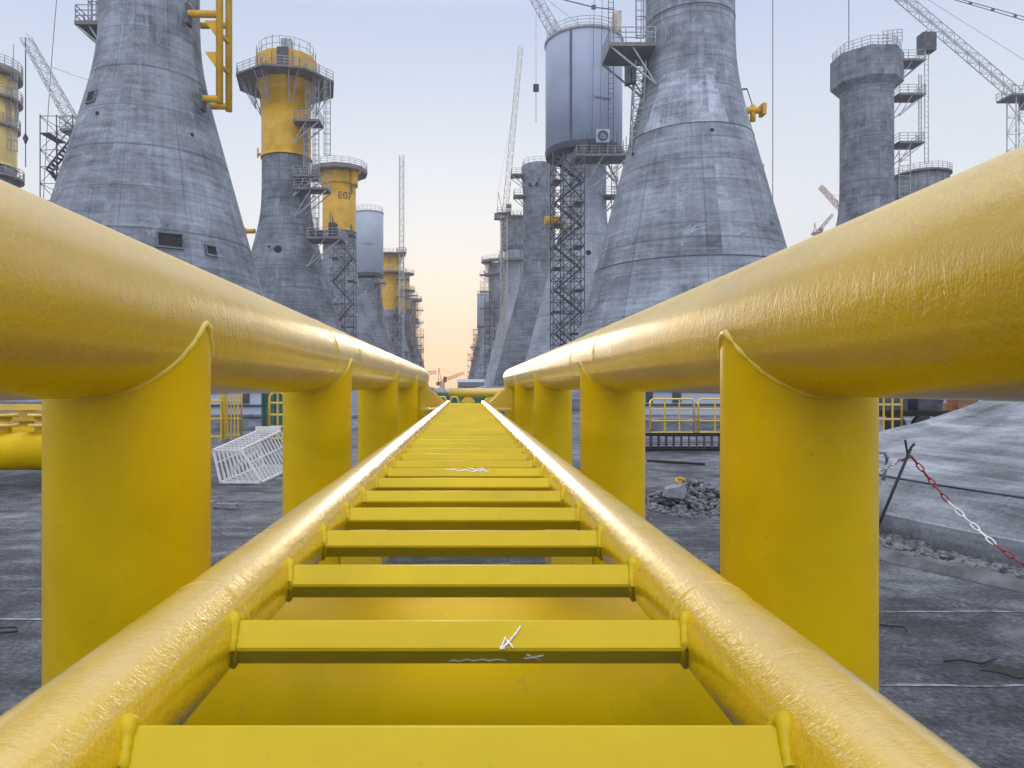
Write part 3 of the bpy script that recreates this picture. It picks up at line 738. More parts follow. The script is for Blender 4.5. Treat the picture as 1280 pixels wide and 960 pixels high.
# ------------------------------------------------------------------ stair towers (scaffolds)
def scaffold(X, Y, z1, w, d, label, bays=2, lift=2.0, mat='dark', stairs=True, r=.075, z0=0.0):
    t = thing('stair_scaffold', (X, Y, z0), label, 'scaffold', 'scaffold stair towers beside the foundation towers')
    fr = MB(); n = int((z1-z0)/lift)
    xs = [-w/2+w*i/bays for i in range(bays+1)]
    for x in xs:
        for y in (-d/2, d/2): fr.bar((x, y, 0), (x, y, z1-z0), r)
    for k in range(n+1):
        z = k*lift
        for y in (-d/2, d/2): fr.bar((-w/2, y, z), (w/2, y, z), r*.75, 3)
        for x in xs: fr.bar((x, -d/2, z), (x, d/2, z), r*.75, 3)
        if k < n:
            for i in range(bays):
                a, b = (xs[i], xs[i+1]) if (k+i) % 2 else (xs[i+1], xs[i])
                fr.bar((a, -d/2, z), (b, -d/2, z+lift), r*.7, 3)
                fr.bar((b, d/2, z), (a, d/2, z+lift), r*.7, 3)
    fr.build('frame', M[mat], t)
    if stairs:
        for k in range(0, n-1, 2):
            st = MB(); z = k*lift; a, b = (-w*.42, w*.42) if (k//2) % 2 else (w*.42, -w*.42)
            for yy in (-d*.28, d*.05):
                st.bar((a, yy, z), (b, yy, z+2*lift), .10, 4); st.bar((a, yy, z+1), (b, yy, z+2*lift+1), .05, 3)
            q = 10
            for i in range(q): st.box((a+(b-a)*(i+.5)/q, -d*.12, z+2*lift*(i+.5)/q), (.35, d*.33, .06))
            st.build('stair_flight', M[mat], t)
        for k in range(0, n+1, 2):
            dk = MB(); dk.box((w*.36*(1 if (k//2) % 2 else -1), 0, k*lift), (w*.28, d, .12)); dk.build('landing', M['deck'], t)
    return t
scaffold(PX(709, 100), 100, PZ(194, 100), 4.3, 3.2, 'dense dark scaffold stair tower below the big blue-white drum', 3, 1.5, r=.085)
scaffold(PX(429, 139), 139, PZ(288, 139), 4.5, 3.0, 'dark scaffold stair tower in front of the yellow tower lettered E07', 2, 2.2)
scaffold(PX(615, 240), 240, PZ(372, 240), 4.8, 4, 'distant scaffold stair tower below the round white emblem', 3, 2.0, r=.11)
scaffold(PX(491, 240), 240, PZ(395, 240), 5.0, 4, 'distant scaffold stair tower at the fifth tower of the left row', 2, 2.5, r=.10)
scaffold(PX(505, 295), 295, PZ(405, 295), 5.5, 4, 'distant scaffold stair tower at the sixth tower of the left row', 2, 2.5, r=.12)
scaffold(PX(513, 340), 340, PZ(385, 340), 3.4, 4, 'rust coloured tall narrow scaffold with open panels beside the distant left towers', 1, 7.0, 'rust', False, r=.18)
scaffold(PX(521, 380), 380, PZ(432, 380), 4.5, 4, 'low rusty scaffold at the far end of the left row', 2, 3.0, 'rust', False, r=.14)
scaffold(PX(600, 370), 370, PZ(412, 370), 7, 4, 'distant scaffold under the small pale drum', 3, 2.6, r=.14)
scaffold(PX(589, 385), 385, PZ(440, 385), 3.6, 4, 'farthest lacy scaffold at the end of the right row', 1, 3.2, 'rust', True, r=.12)
scaffold(PX(81, 74), 74, PZ(150, 74), 3.3, 3, 'grey tube scaffold below the crane left of the nearest left tower', 2, 1.7, 'dark', True, r=.055)

# ------------------------------------------------------------------ cranes
def crane(base, zplat, tip, label, w=1.4, jw=1.1, mat='crane', rope=None, mast=True, r=.1, nj=18, mw=None, pend=None, cabin=True):
    base = Vector(base); t = thing('crane', (base.x, base.y, 0), label, 'crane', 'lattice boom cranes over the yard')
    L = lambda p: Vector(p)-Vector((base.x, base.y, 0))
    if mast:
        mb = MB(); mb.lattice((0,0,0), (0,0,zplat), mw or w, mw or w, max(6, int(zplat/(1.3*w))), r); mb.build('mast', M[mat], t)
    mb = MB(); mb.box((0,0,zplat+.15), (w*2.2, w*1.8, .3)); pl = mb.build('slewing_platform', M['deck'], t)
    rr = MB(); rr.rail([(-w*1.1, -w*.9, zplat+.3), (w*1.1, -w*.9, zplat+.3), (w*1.1, w*.9, zplat+.3), (-w*1.1, w*.9, zplat+.3)], 1.2, .05, True, 2, 1.2); rr.build('railing', M['steel'], pl)
    sg = 1 if tip[0] > base.x else -1
    if cabin:
        cb = MB(); cb.box((sg*w*.7, -w*.7, zplat+1.4), (w*.8, w*.8, 2.1)); cab = cb.build('cab', M[mat], t)
        gw = MB(); gw.box((sg*(w*.7+.02), -w*.7-.02, zplat+1.7), (w*.82, w*.82, .9)); gw.build('window', M['glass'], cab)
    cw = MB(); cw.box((-sg*w*1.1, 0, zplat-.6), (w*.9, w*1.3, 1.5)); cw.build('counterweight', M['concrete_b'], t)
    root = Vector((sg*.3, 0, zplat+.8)); T = L(tip)
    jb = MB(); jb.lattice(root, T, jw, jw*.8, nj, r*.8); jb.build('jib', M[mat], t)
    af = MB(); ap = Vector((-sg*w*.9, 0, zplat+6.0)); af.bar((-sg*w*.2, 0, zplat), ap, r); af.bar((-sg*w*1.1, 0, zplat), ap, r); af.bar(ap, root.lerp(T, .72), .045, 4); af.build('luffing_frame', M[mat], t)
    if rope is not None:
        rp = MB(); rp.bar(T, T-Vector((0,0,rope)), .06, 4); rp.build('hoist_rope', M['dark'], t)
        hk = MB(); z = T.z-rope; hk.bar((T.x, T.y, z+.5), (T.x, T.y, z), .1, 8, r2=.3); hk.bar((T.x, T.y, z), (T.x, T.y, z-.6), .3, 8, r2=.08); hk.bar((T.x, T.y, z-.5), (T.x, T.y, z-3.2), .05, 4); hk.build('hook_block', M['dark'], t)
    return t
cB = at(98, 150, 80)
crane((cB.x, 80, 0), PZ(168, 80), at(32, 47, 80), 'grey luffing crane with raised boom left of the nearest left tower', 1.3, 1.15, 'crane_grey', 11.2, r=.075, nj=16, cabin=False)
mA = 195.0
crane((PX(630, mA), mA, 0), PZ(268, mA), at(651, 58, mA), 'slim crane with steep boom behind the third and fourth towers of the right row', 1.7, 1.5, 'crane', None, r=.12, nj=24)
mC = 118.0
tipR = at(966, -141, mC)
crR = crane((PX(1272, mC), mC, 0), PZ(124, mC), tipR, 'crane at the right picture edge with long pale boom reaching up left', 2.0, 1.35, 'crane_grey', None, r=.10, nj=40, cabin=False)
for px_, yb in ((966, 300), (1061, 62)):
    P0 = at(px_, -141+(px_-966)*.905, mC); P1 = at(px_, yb, mC)
    rp = MB(); b = crR.location; rp.bar(P0-b, P1-b, .07, 4); rp.build('hoist_rope', M['dark'], crR)
pd = MB(); b = crR.location; q0 = at(1150, -14, mC)-b; q1 = at(1290, 26, mC)-b
for dz in (-.12, .12): pd.bar(q0+Vector((0,0,dz)), q1+Vector((0,0,dz*2.5)), .06, 4)
for i in range(4):
    p = q0.lerp(q1, .25+.2*i); pd.box(p, (.5, .2, .3))
pd.build('pendant_line', M['dark'], crR)
# crane standing by the big drum: boom in front of the drum rim
mD = 117.0
cd = crane((PX(716, mD), mD+4, 0), PZ(60, mD), at(640, -55, mD), 'crane boom rising to the upper left from the rim of the big blue-white drum', 1.6, 1.5, 'crane_grey', None, r=.10, nj=16)
b = cd.location; rp = MB(); P0 = at(640+30, -10, mD); 
rp.bar(P0-b, at(670, 106, mD)-b, .05, 4); rp.build('hoist_rope', M['steel'], cd)
hk = MB(); c = at(670, 110, mD)-b; hk.box(c, (.9, .5, 1.1)); hk.bar(c, c-Vector((0,0,5.6)), .06, 4); hk.build('hook_block', M['dark'], cd)
pd = MB(); pd.bar(at(690, -4, mD)-b, at(742, 9, mD)-b, .09, 4); pd.bar(at(742, 9, mD)-b, at(768, 12, mD)-b, .09, 4); pd.box(at(742, 9, mD)-b, (.7, .3, .6)); pd.build('pendant_line', M['dark'], cd)
# upright mast by left row
t = thing('mast', (PX(502, 245), 245, 0), 'thin vertical lattice mast rising high above the left row', 'mast')
mb = MB(); mb.lattice((0,0,0), (0,0,PZ(194, 245)), 1.5, 1.5, 44, .13); mb.build('lattice', M['crane_grey'], t)
mb = MB(); mb.box((0,0,PZ(316,245)), (3.2, 2.5, .4)); mb.rail([(-1.5,-1.2,PZ(315,245)),(1.5,-1.2,PZ(315,245)),(1.5,1.2,PZ(315,245)),(-1.5,1.2,PZ(315,245))],1.3,.07,True,2,1.5); mb.build('work_platform', M['deck'], t)
# small distant cranes
crane((PX(1056, 260), 260, 0), PZ(268, 260), at(1025, 233, 260), 'small distant orange crane left of the hammerhead column', 1.6, 1.5, 'rust', None, r=.15, nj=8)
crane((PX(1022, 420), 420, 0), PZ(291, 420), at(1041, 268, 420), 'tiny farthest crane low beside the right fender pipe', 2, 1.4, 'rust', None, r=.2, nj=8)
crane((PX(553, 300), 300, 0), PZ(478, 300), at(580, 466, 300), 'tiny crawler crane with low boom at the far end of the alley', 1.6, 1.2, 'rust', None, r=.14, nj=8)
crane((PX(524, 330), 330, 0), PZ(470, 330), at(546, 465, 330), 'tiny grey crane tip poking out past the left fender pipe', 1.6, 1.6, 'crane_grey', None, r=.18, nj=6)
# slanting long cable left
cb = MB(); A = at(76, -60, 90); B = at(52, 300, 90); B.z = max(0, B.z); mid = (A+B)/2+Vector((-.25,0,0))
cb.path([A.lerp(B, i/12)+Vector((-.25*math.sin(PI*i/12), 0, 0)) for i in range(13)], .045, 4)
tag(cb.build('steel_cable', M['dark']), 'long thin slanting cable hanging left of the nearest left tower', 'cable')

# ------------------------------------------------------------------ things on the yard
# base disc with shallow cone at right
CCX, CCY, CCR = 12.3, 9.1, 8.0
bc = thing('concrete_cone', (CCX, CCY, 0), 'low shallow concrete foundation cone with chamfered rim at the right', 'foundation')
M['concrete_n'] = None
def near_concrete():
    m, nt, b, N, L = newmat('near_cast_concrete')
    co = coords(nt); sep = N.new('ShaderNodeSeparateXYZ'); L.new(co, sep.inputs[0])
    ang = mathn(nt, 'ARCTAN2', sep.outputs[0], sep.outputs[1])
    rr = mathn(nt, 'SQRT', mathn(nt, 'ADD', mathn(nt, 'POWER', sep.outputs[0], 2), mathn(nt, 'POWER', sep.outputs[1], 2)))
    cx = N.new('ShaderNodeCombineXYZ'); L.new(mathn(nt, 'MULTIPLY', ang, 8), cx.inputs[0]); L.new(rr, cx.inputs[1]); L.new(sep.outputs[2], cx.inputs[2])
    v = cx.outputs[0]
    trow = noise(nt, mapping(nt, v, (.35, 3.2, 3)), 1.0, 7, .65, .5); blot = noise(nt, v, .9, 6, .6); fine = noise(nt, v, 22, 5, .7)
    pits = noise(nt, v, 9, 4, .6)
    k = mathn(nt, 'ADD', mathn(nt, 'MULTIPLY', trow, .45), mathn(nt, 'ADD', mathn(nt, 'MULTIPLY', blot, .35), mathn(nt, 'MULTIPLY', fine, .2)))
    c = ramp(nt, k, [(.40, (.08, .09, .11)), (.5, (.20, .225, .275)), (.60, (.37, .40, .46))])
    pm = ramp(nt, pits, [(.68, (0,0,0)), (.72, (1,1,1))]); c = mix(nt, mathn(nt, 'MULTIPLY', pm, .5), c, (.1, .1, .11))
    L.new(c, b.inputs['Base Color']); b.inputs['Roughness'].default_value = .85
    bump(nt, b, mathn(nt, 'ADD', k, mathn(nt, 'MULTIPLY', pits, .3)), .7, .03); return m
M['concrete_n'] = near_concrete()
mb = MB(); mb.lathe([(8.0, 0), (8.0, .255)], 200); mb.lathe([(8.0, .255), (7.5, .57)], 200)
mb.lathe([(7.5, .57), (7.485, .585), (6.9, .67), (6.2, .81), (5.6, .99), (5.0, 1.24), (4.2, 1.62), (3.2, 2.1), (.1, 2.2)], 200)
mb.build('base_cone', M['concrete_n'], bc)
mb = MB(); mb.path([(7.505*math.cos(2*PI*i/200), 7.505*math.sin(2*PI*i/200), .575) for i in range(200)], .011, 4, True); mb.build('formwork_joint', M['dark'], bc)

# chain barrier
rod_b = Vector((3.64, 6.6, 0)); rod_t = at(1139, 559, 6.6)
t = thing('barrier_post', rod_b, 'thin dark leaning rod holding up a red and white chain by the concrete cone', 'post', 'leaning barrier rods')
mb = MB(); o = rod_t-rod_b; mb.bar((0,0,0), o, .013, 8); mb.bar(o*.93, o*.93+Vector((-.025, 0, .14)), .011, 6); mb.bar(o, o+Vector((.03,0,.03)), .012, 6); mb.build('rod', M['rubber'], t)
def chain(pts, label, n0=0):
    t = thing('barrier_chain', pts[0], label, 'chain', 'red and white barrier chains')
    base = Vector(pts[0]); pts = [Vector(p)-base for p in pts]
    L = [0]
    for a, b in zip(pts, pts[1:]): L.append(L[-1]+(b-a).length)
    step = .082; n = int(L[-1]/step); rm = MB()
    def pos(s):
        for i in range(len(L)-1):
            if s <= L[i+1] or i == len(L)-2: return pts[i].lerp(pts[i+1], (s-L[i])/(L[i+1]-L[i]))
    for k in range(n):
        a = pos(k*step); b = pos((k+1)*step); d = (b-a).normalized(); c = (a+b)/2
        u = d.cross(Vector((0,1,0) if k % 2 else (.2,.3,1))).normalized()
        ring = []
        for i in range(12):
            th = 2*PI*i/12; ring.append(c+d*math.cos(th)*.048+u*math.sin(th)*.020)
        red = ((k+n0)//6) % 2 == 0
        rm.path(ring, .0068, 5, True)
        if (k+n0) % 6 == 5 or k == n-1:
            rm.build('red_links' if red else 'white_links', M['red'] if red else M['white_plastic'], t); rm = MB()
T = rod_t-Vector((.0,.0,.08))
P = [T, at(1166, 604, 6.45), at(1190, 632, 6.3), at(1215, 655, 6.15), at(1245, 682, 5.95), at(1280, 706, 5.75), at(1330, 738, 5.5), at(1400, 770, 5.2)]
chain(P, 'red and white plastic chain running down right from the leaning rod')
P = [T, at(1120, 578, 6.9), at(1097, 590, 7.3), at(1070, 596, 7.8), at(1040, 590, 8.5)]
chain(P, 'short chain running from the leaning rod left behind the yellow leg', 3)
t = thing('barrier_post', (PX(1040, 8.5), 8.5, 0), 'leaning rod behind the yellow leg at the other end of the short chain', 'post', 'leaning barrier rods')
mb = MB(); mb.bar((0,0,0), (0,0,PZ(588, 8.5)), .013, 8); mb.build('rod', M['rubber'], t)
hk = MB(); hk.path([at(1100, 566, 7.6), at(1106, 565, 7.6), at(1109, 573, 7.6), at(1107, 584, 7.6), at(1104, 600, 7.6)], .02, 6); hk.path([at(1104,600,7.6), Vector((PX(1100,7.6), 7.6, .0))], .016, 6)
tag(hk.build('bent_hook', M['steel']), 'bent grey steel hook standing beside the yellow leg at the rim of the cone', 'hook')

# tarpaulin strip and stones along the base
def stones(name, n, gen, size, label, cat, mat='stone', kind='stuff'):
    mb = MB()
    for _ in range(n):
        x, y, z = gen(); s = size*random.choice((.4, .5, .6, .7, .8, 1.0, 1.2, 1.9))*random.uniform(.7, 1.2)
        R = Matrix.Rotation(random.uniform(0, 6.28), 3, 'Z')@Matrix.Rotation(random.uniform(0, 6.28), 3, 'X')
        phi = 1.618; V = [(0,1,phi),(0,-1,phi),(0,1,-phi),(0,-1,-phi),(1,phi,0),(-1,phi,0),(1,-phi,0),(-1,-phi,0),(phi,0,1),(phi,0,-1),(-phi,0,1),(-phi,0,-1)]
        FS = [(0,1,8),(0,8,4),(0,4,5),(0,5,10),(0,10,1),(3,2,9),(3,9,6),(3,6,7),(3,7,11),(3,11,2),(1,6,8),(1,7,6),(1,10,7),(8,6,9),(8,9,4),(4,9,2),(4,2,5),(5,2,11),(5,11,10),(10,11,7)]
        sx, sy, sz = s*random.uniform(.6,1.2), s*random.uniform(.6,1.2), s*random.uniform(.35,.8)
        vs = [R@Vector((a*sx*random.uniform(.8,1.2), b_*sy*random.uniform(.8,1.2), c*sz*random.uniform(.8,1.2)))*.5+Vector((x,y,z)) for a, b_, c in V]
        mb.add(vs, FS)
    return tag(mb.build(name, M[mat]), label, cat, kind=kind)
def near_rim():
    a = random.uniform(PI*.92, PI*1.3); r = CCR+abs(random.gauss(0, .22))
    return CCX+r*math.cos(a), CCY+r*math.sin(a), .01
stones('gravel', 2600, near_rim, .04, 'loose grey gravel strewn along the rim of the concrete cone', 'gravel')
tp = MB(); vs = []; nn = 70; W = 5
for i in range(nn+1):
    a = PI*.93+PI*.30*i/nn
    for j in range(W+1):
        r = CCR+.50+.26*j/W+.05*math.sin(i*.37)+random.uniform(-.012,.012)
        z = .015+.04*math.sin(PI*j/W)+.012*math.sin(i*.9+j*2)+random.uniform(0,.04)
        if j in (0, W): z = .003
        vs.append((CCX+r*math.cos(a), CCY+r*math.sin(a), z))
tp.add(vs, [(i*(W+1)+j, i*(W+1)+j+1, (i+1)*(W+1)+j+1, (i+1)*(W+1)+j) for i in range(nn) for j in range(W)], True)
tag(tp.build('tarpaulin', M['tarp']), 'crumpled grey tarpaulin strip on the ground beside the concrete cone', 'tarpaulin')
hx, hy = PX(866, 9.9), 9.9
def heap():
    while True:
        x = random.gauss(0, .42); y = random.gauss(0, .42); h = .26*math.exp(-(x*x/.22+y*y/.2))+.08*max(0, math.sin(x*9+y*5))*math.exp(-(x*x+y*y)/.3)
        return hx+x, hy+y, random.uniform(0, h+.01)
stones('rubble_heap', 1700, heap, .038, 'small heap of grey crushed rubble on the yard behind the right yellow legs', 'rubble')
stones('grit', 1100, lambda: (random.uniform(-9, 8), random.uniform(3.5, 16), .003), .012, 'scattered grit lying over the dark paving', 'grit')
ch = MB(); stones_chunk = True; c = at(842, 614, 9.55)
for v_, f_ in (([c+Vector(p) for p in ((-.17,-.05,-.06),(.10,-.08,-.09),(.19,.02,-.02),(.05,.12,-.05),(-.12,.10,-.04),(-.13,-.04,.03),(.06,-.07,.07),(.15,.01,.10),(.03,.10,.08),(-.09,.08,.05))], [(0,4,3,2,1),(5,6,7,8,9),(0,1,6,5),(1,2,7,6),(2,3,8,7),(3,4,9,8),(4,0,5,9)]),): ch.add(v_, f_)
tag(ch.build('concrete_chunk', M['stone_pale']), 'pale broken concrete chunk lying on the rubble heap', 'chunk')
yr = MB(); c = at(850, 601, 9.7); yr.path([c+Vector((-.05*math.cos(a), .02*math.sin(a*2), .035*math.sin(a))) for a in [2*PI*i/16 for i in range(16)]], .02, 6, True); tag(yr.build('yellow_strap_ring', M['yellow_far']), 'small crushed yellow ring on top of the rubble heap', 'ring')
wd = MB(); a0 = PX(268, 11), 9.45; wd.box((PX(281, 9.45), 9.45, .05), (.34, .07, .05), rot=-.12); wd.box((PX(262, 9.5), 9.5, .05), (.16, .12, .1)); tag(wd.build('sledge_hammer', M['steel']), 'grey sledge hammer lying on the paving between the left yellow legs', 'hammer')
pa = MB(); pa.bar((PX(812, 15.2), 15.4, .03), (PX(875, 15.0), 14.7, .03), .025, 6); tag(pa.build('steel_rod', M['rubber']), 'thin black rod lying on the paving behind the right legs', 'rod')

for lab_, x_, y_, sh_ in (('short bent dark wire lying on the paving at the lower right corner', 2.75, 4.15, ((0,0),(.12,.03),(.2,-.02),(.34,.05))),
        ('thin dark hooked wire scrap on the paving near the crumpled tarpaulin', 2.65, 4.75, ((0,0),(.05,.06),(.16,.05),(.22,-.03),(.2,-.09))),
        ('curly dark wire scrap on the paving left of the nearest left yellow leg', -3.0, 4.6, ((0,0),(.1,.05),(.05,.12),(-.08,.1),(-.2,.16)))):
    wr = MB(); wr.path([(x_+a_, y_+b_, .008+random.uniform(0,.02)) for a_, b_ in sh_], .006, 5); tag(wr.build('wire_scrap', M['rubber']), lab_, 'wire')
st_ = MB(); c = Vector((3.05, 4.05, .004)); st_.add([c+Vector(((.11+.04*math.sin(3*t)+.02*math.sin(7*t))*math.cos(t), (.07+.03*math.cos(4*t))*math.sin(t), 0)) for t in [2*PI*i/40 for i in range(40)]], [tuple(range(40))])
tag(st_.build('oil_stain', M['black']), None, None, kind='structure')
# white ladder cage lying at left
cg = thing('ladder_cage', (0,0,0), 'white steel ladder cage lying on the yard between the left yellow legs', 'cage')
A = [Vector((PX(256, 11.9)+dx, 11.9, z)) for dx, z in ((0,0),)]
def cagep(u, v, w):      # u across 0..1, v along 0..1, w height 0..1
    return Vector((-3.72-.23*w+(u-.5)*2*(.34-.11*w), 11.9+2.5*v, .03+w*(.53+.16*v)))
fr = MB(); sl = MB()
for w in (0, 1):
    pts = [cagep(0,0,w), cagep(1,0,w), cagep(1,1,w), cagep(0,1,w)]
    for i in range(4): fr.bar(pts[i], pts[(i+1) % 4], .026)
    sl = MB()
    for i in range(1, 9): sl.bar(cagep(0,i/9,w), cagep(1,i/9,w), .017)
    sl.bar(cagep(.02,0,w), cagep(.02,1,w), .014)
    sl.build('cross_bars', M['white_cage'], cg)
for (u, v) in ((0,0),(1,0),(1,1),(0,1)): fr.bar(cagep(u,v,0), cagep(u,v,1), .026)
sl = MB()
for i in range(1, 7): sl.bar(cagep(i/7,0,0), cagep(i/7,0,1), .012)
for u in (0, 1):
    sd = MB()
    for i in range(1, 12): sd.bar(cagep(u,i/12,0), cagep(u,i/12,1), .016)
    sd.bar(cagep(u,0,.6), cagep(u,1,.6), .014)
    sd.build('side_bars', M['white_cage'], cg)
fr.build('frame', M['white_cage'], cg); sl.build('end_bars', M['white_cage'], cg)
pl = MB(); pl.box(cagep(.5,1,1.06), (.5,.05,.11)); pl.build('end_plate', M['white_cage'], cg)

# yellow upright ladder pallets (left) and barriers
def yellow_gate(X, Y, z0, w, h, label, nv=3, nh=3, grp='yellow tubular frames on the yard', r=.035, flat=False):
    t = thing('yellow_barrier', (X, Y, z0), label, 'barrier', grp)
    mb = MB(); c = .12
    mb.path([(-w/2, 0, 0), (-w/2, 0, h-c), (-w/2+c*.3, 0, h-c*.3), (-w/2+c, 0, h), (w/2-c, 0, h), (w/2-c*.3, 0, h-c*.3), (w/2, 0, h-c), (w/2, 0, 0)], r, 6)
    mb.build('frame', M['yellow'], t); b2 = MB()
    for i in range(1, nv): b2.bar((-w/2+w*i/nv, 0, 0), (-w/2+w*i/nv, 0, h), r*.75, 5)
    for i in range(nh): b2.bar((-w/2, 0, h*(i+.15)/nh), (w/2, 0, h*(i+.15)/nh), r*.8, 5)
    b2.build('bars', M['yellow'], t)
    for s in (-1, 1):
        f = MB(); f.box((s*w/2, 0, -z0/2), (.09, .5, max(.08, z0))); f.build('foot', M['steel'], t)
    return t
yb = 24.0
yellow_gate(PX(840, yb), yb, PZ(543, yb), PX(868, yb)-PX(813.5, yb), 1.18, 'yellow tubular barrier panel behind the rubble heap, left one', 3, 3)
yellow_gate(PX(904, yb), yb, PZ(543, yb), PX(935, yb)-PX(873, yb), 1.18, 'yellow tubular barrier panel partly behind the nearest right leg', 3, 3)
yellow_gate(PX(1110, 19), 19, PZ(535, 19)*.6, .7, 1.15, 'yellow tubular barrier beside the dark trailer', 3, 3)
yellow_gate(PX(262, 20), 20, .15, .75, 1.5, 'yellow arched rack partly behind the nearest left leg', 2, 3)
yellow_gate(PX(291, 20.5), 20.5, .15, .5, 1.45, 'narrow yellow arched rack with close upright bars', 5, 3)
yellow_gate(PX(347, 19), 19, .2, .42, 1.25, 'yellow rack in front of the green container', 2, 4)
mb = MB(); mb.box((PX(279, 20.2), 20.2, .8), (.13, .13, 1.5)); tag(mb.build('yellow_post', M['yellow']), 'square yellow post between two arched racks', 'post')
gc = thing('container', (PX(350, 22), 22, 0), 'small dark green container behind the yellow rack', 'container')
mb = MB(); mb.box((0, 0, .75), (.56, 2, 1.5)); mb.build('body', M['green'], gc); mb = MB()
for i in range(4): mb.box((-.24+.16*i, -1.03, .75), (.06, .05, 1.4))
mb.build('ribs', M['green'], gc)

# low light grey wall and long pale building behind, both sides
def long_shed(x0, x1, Y, h, label, mat='white'):
    t = thing('long_shed', ((x0+x1)/2, Y, 0), label, 'building', 'long pale sheds beyond the yard')
    w = x1-x0; mb = MB(); mb.box((0, 4, h/2), (w, 8, h)); mb.build('wall', M[mat], t)
    mb = MB(); mb.plate([(-.3, h), (8.3, h), (4, h+1.0)], 'X', -w/2-.3, w/2+.3); mb.build('roof', M['white'], t)
    n = max(2, int(w/1.6))
    for i in range(n):
        if random.random() < .3: continue
        f = MB(); f.box((-w/2+w*(i+.5)/n, -.02, h*.42), (random.uniform(.4, 1.0), .08, .6)); f.build('window', M['glass'], t)
    for zz in (h*.24, h*.58):
        f = MB(); f.box((0, -.05, zz), (w, .12, .12)); f.build('band', M['dark'], t)
    return t
long_shed(PX(60, 40), PX(440, 40), 40, 2.4, 'long pale shed with dark bands seen under the left fender pipe')
long_shed(PX(-80, 60), PX(60, 60), 60, 2.6, 'pale shed at the left edge beyond the yellow flanged pipes')
long_shed(PX(760, 42), PX(1000, 42), 42, 2.4, 'long pale shed behind the yellow barrier panels')
long_shed(PX(1080, 62), PX(1500, 62), 62, 2.6, 'long pale shed behind the dark trailer at the right')
def low_wall(x0, x1, Y, h, label):
    mb = MB(); mb.box(((x0+x1)/2, Y, h/2), (x1-x0, .35, h)); mb.box(((x0+x1)/2, Y, h+.04), (x1-x0+.1, .45, .08))
    tag(mb.build('low_wall', M['concrete_n']), label, 'wall', 'low concrete walls across the yard')
low_wall(PX(0, 27), PX(450, 27), 27, .5, 'low grey concrete wall behind the white ladder cage')
low_wall(PX(790, 27), PX(1010, 27), 27, .35, 'low grey concrete wall behind the yellow barrier panels')
# steel reinforcement chairs on the ground at right middle
rb = thing('steel_rack', (PX(852, 18), 18, 0), 'low black steel rack lying on the paving before the yellow barrier panels', 'rack')
mb = MB(); 
for yy in (-.3, .3): mb.bar((-1.1, yy, .06), (1.1, yy, .06), .05); mb.bar((-1.1, yy, .42), (1.1, yy, .42), .03)
mb.build('beams', M['black'], rb)
for yy in (-.3, .3):
    mb = MB()
    for i in range(12): mb.bar((-1.05+.19*i, yy, .06), (-1.05+.19*i, yy, .42), .025)
    mb.bar((-1.05, yy, .2), (1.05, yy, .2), .012); mb.build('uprights', M['dark'], rb)
# dark trailer and rusty things at right
tr = thing('trailer', (PX(1128, 24), 24, 0), 'dark flatbed trailer with machinery beyond the concrete cone', 'trailer')
mb = MB(); mb.box((0, 0, .75), (2.6, 2, .18)); mb.build('bed', M['black'], tr)
for x in (-.8, .1, .9):
    w = MB(); w.lathe([(.12, -.12), (.32, -.12), (.34, -.08), (.34, .08), (.32, .12), (.12, .12)], 20, (x, -.9, .36), 'Y', cap=True); w.build('wheel', M['rubber'], tr)
mb = MB(); mb.box((-.7, 0, 1.15), (.9, 1.4, .6)); mb.box((.5, 0, 1.05), (.7, 1.2, .4)); mb.bar((.9, -.5, .9), (1.1, -.5, 1.6), .06); mb.build('machinery', M['dark'], tr)
rs = thing('steel_scrap', (PX(1212, 25), 25, 0), 'rusty orange steel pieces heaped beyond the concrete cone', 'scrap')
mb = MB(); mb.box((0,0,1.05), (1.4,.5,.35), rot=.2); mb.box((-.8,0,.7), (.6,.5,.7)); mb.bar((-1,-.2,.4), (1,0,1.2), .1); mb.bar((.6,-.3,.5), (1.4,-.3,1.35), .08); mb.build('pieces', M['rust'], rs)
mb = MB(); mb.plate([(-.7,.6),(0,1.15),(.3,.6)], 'Y', -.55, -.5); mb.bar((-1.6,-.6,.5),(-.2,-.6,.95),.07); mb.build('white_sheet', M['white_cage'], rs)

# second yellow pipe assembly at left with flanges
ya = thing('pipe_assembly', (0, 0, 0), 'large horizontal yellow pipe with flanged stubs lying at the left edge of the yard', 'pipe')
YA = 11.5; zc = PZ(564, YA); mb = MB(); mb.bar((-13, YA, zc), (PX(140, YA), YA, zc), .30, 40); mb.build('main_pipe', M['yellow_stub'], ya)
mb = MB(); mb.bar((-13, YA+1.6, zc+.12), (PX(150, YA), YA+1.6, zc+.12), .26, 32); mb.build('rear_pipe', M['yellow_stub'], ya)
for px_, yy in ((-40, YA), (6, YA), (52, YA), (36, YA+1.6), (80, YA+1.6), (-10, YA+1.6)):
    x = PX(px_, yy); z0 = zc+.25 if yy == YA else zc+.3
    mb = MB(); mb.bar((x, yy, z0-.1), (x, yy, z0+.35), .10, 16)
    for zz in (z0+.14, z0+.30): mb.bar((x, yy, zz), (x, yy, zz+.05), .20, 20)
    st = mb.build('flanged_stub', M['yellow'], ya)
mb = MB(); mb.box((-8, YA+.8, zc+.68), (4.6, .12, .1)); mb.box((-8.0, YA+.9, zc+.52), (4.6, .12, .16)); mb.build('top_beam', M['yellow'], ya)
mb = MB()
for x in (-11.5, PX(100, YA)): mb.box((x, YA+.8, (zc-.3)/2+.0), (.4, 2.4, max(.1, zc-.28)))
mb.build('trestle', M['dark'], ya)

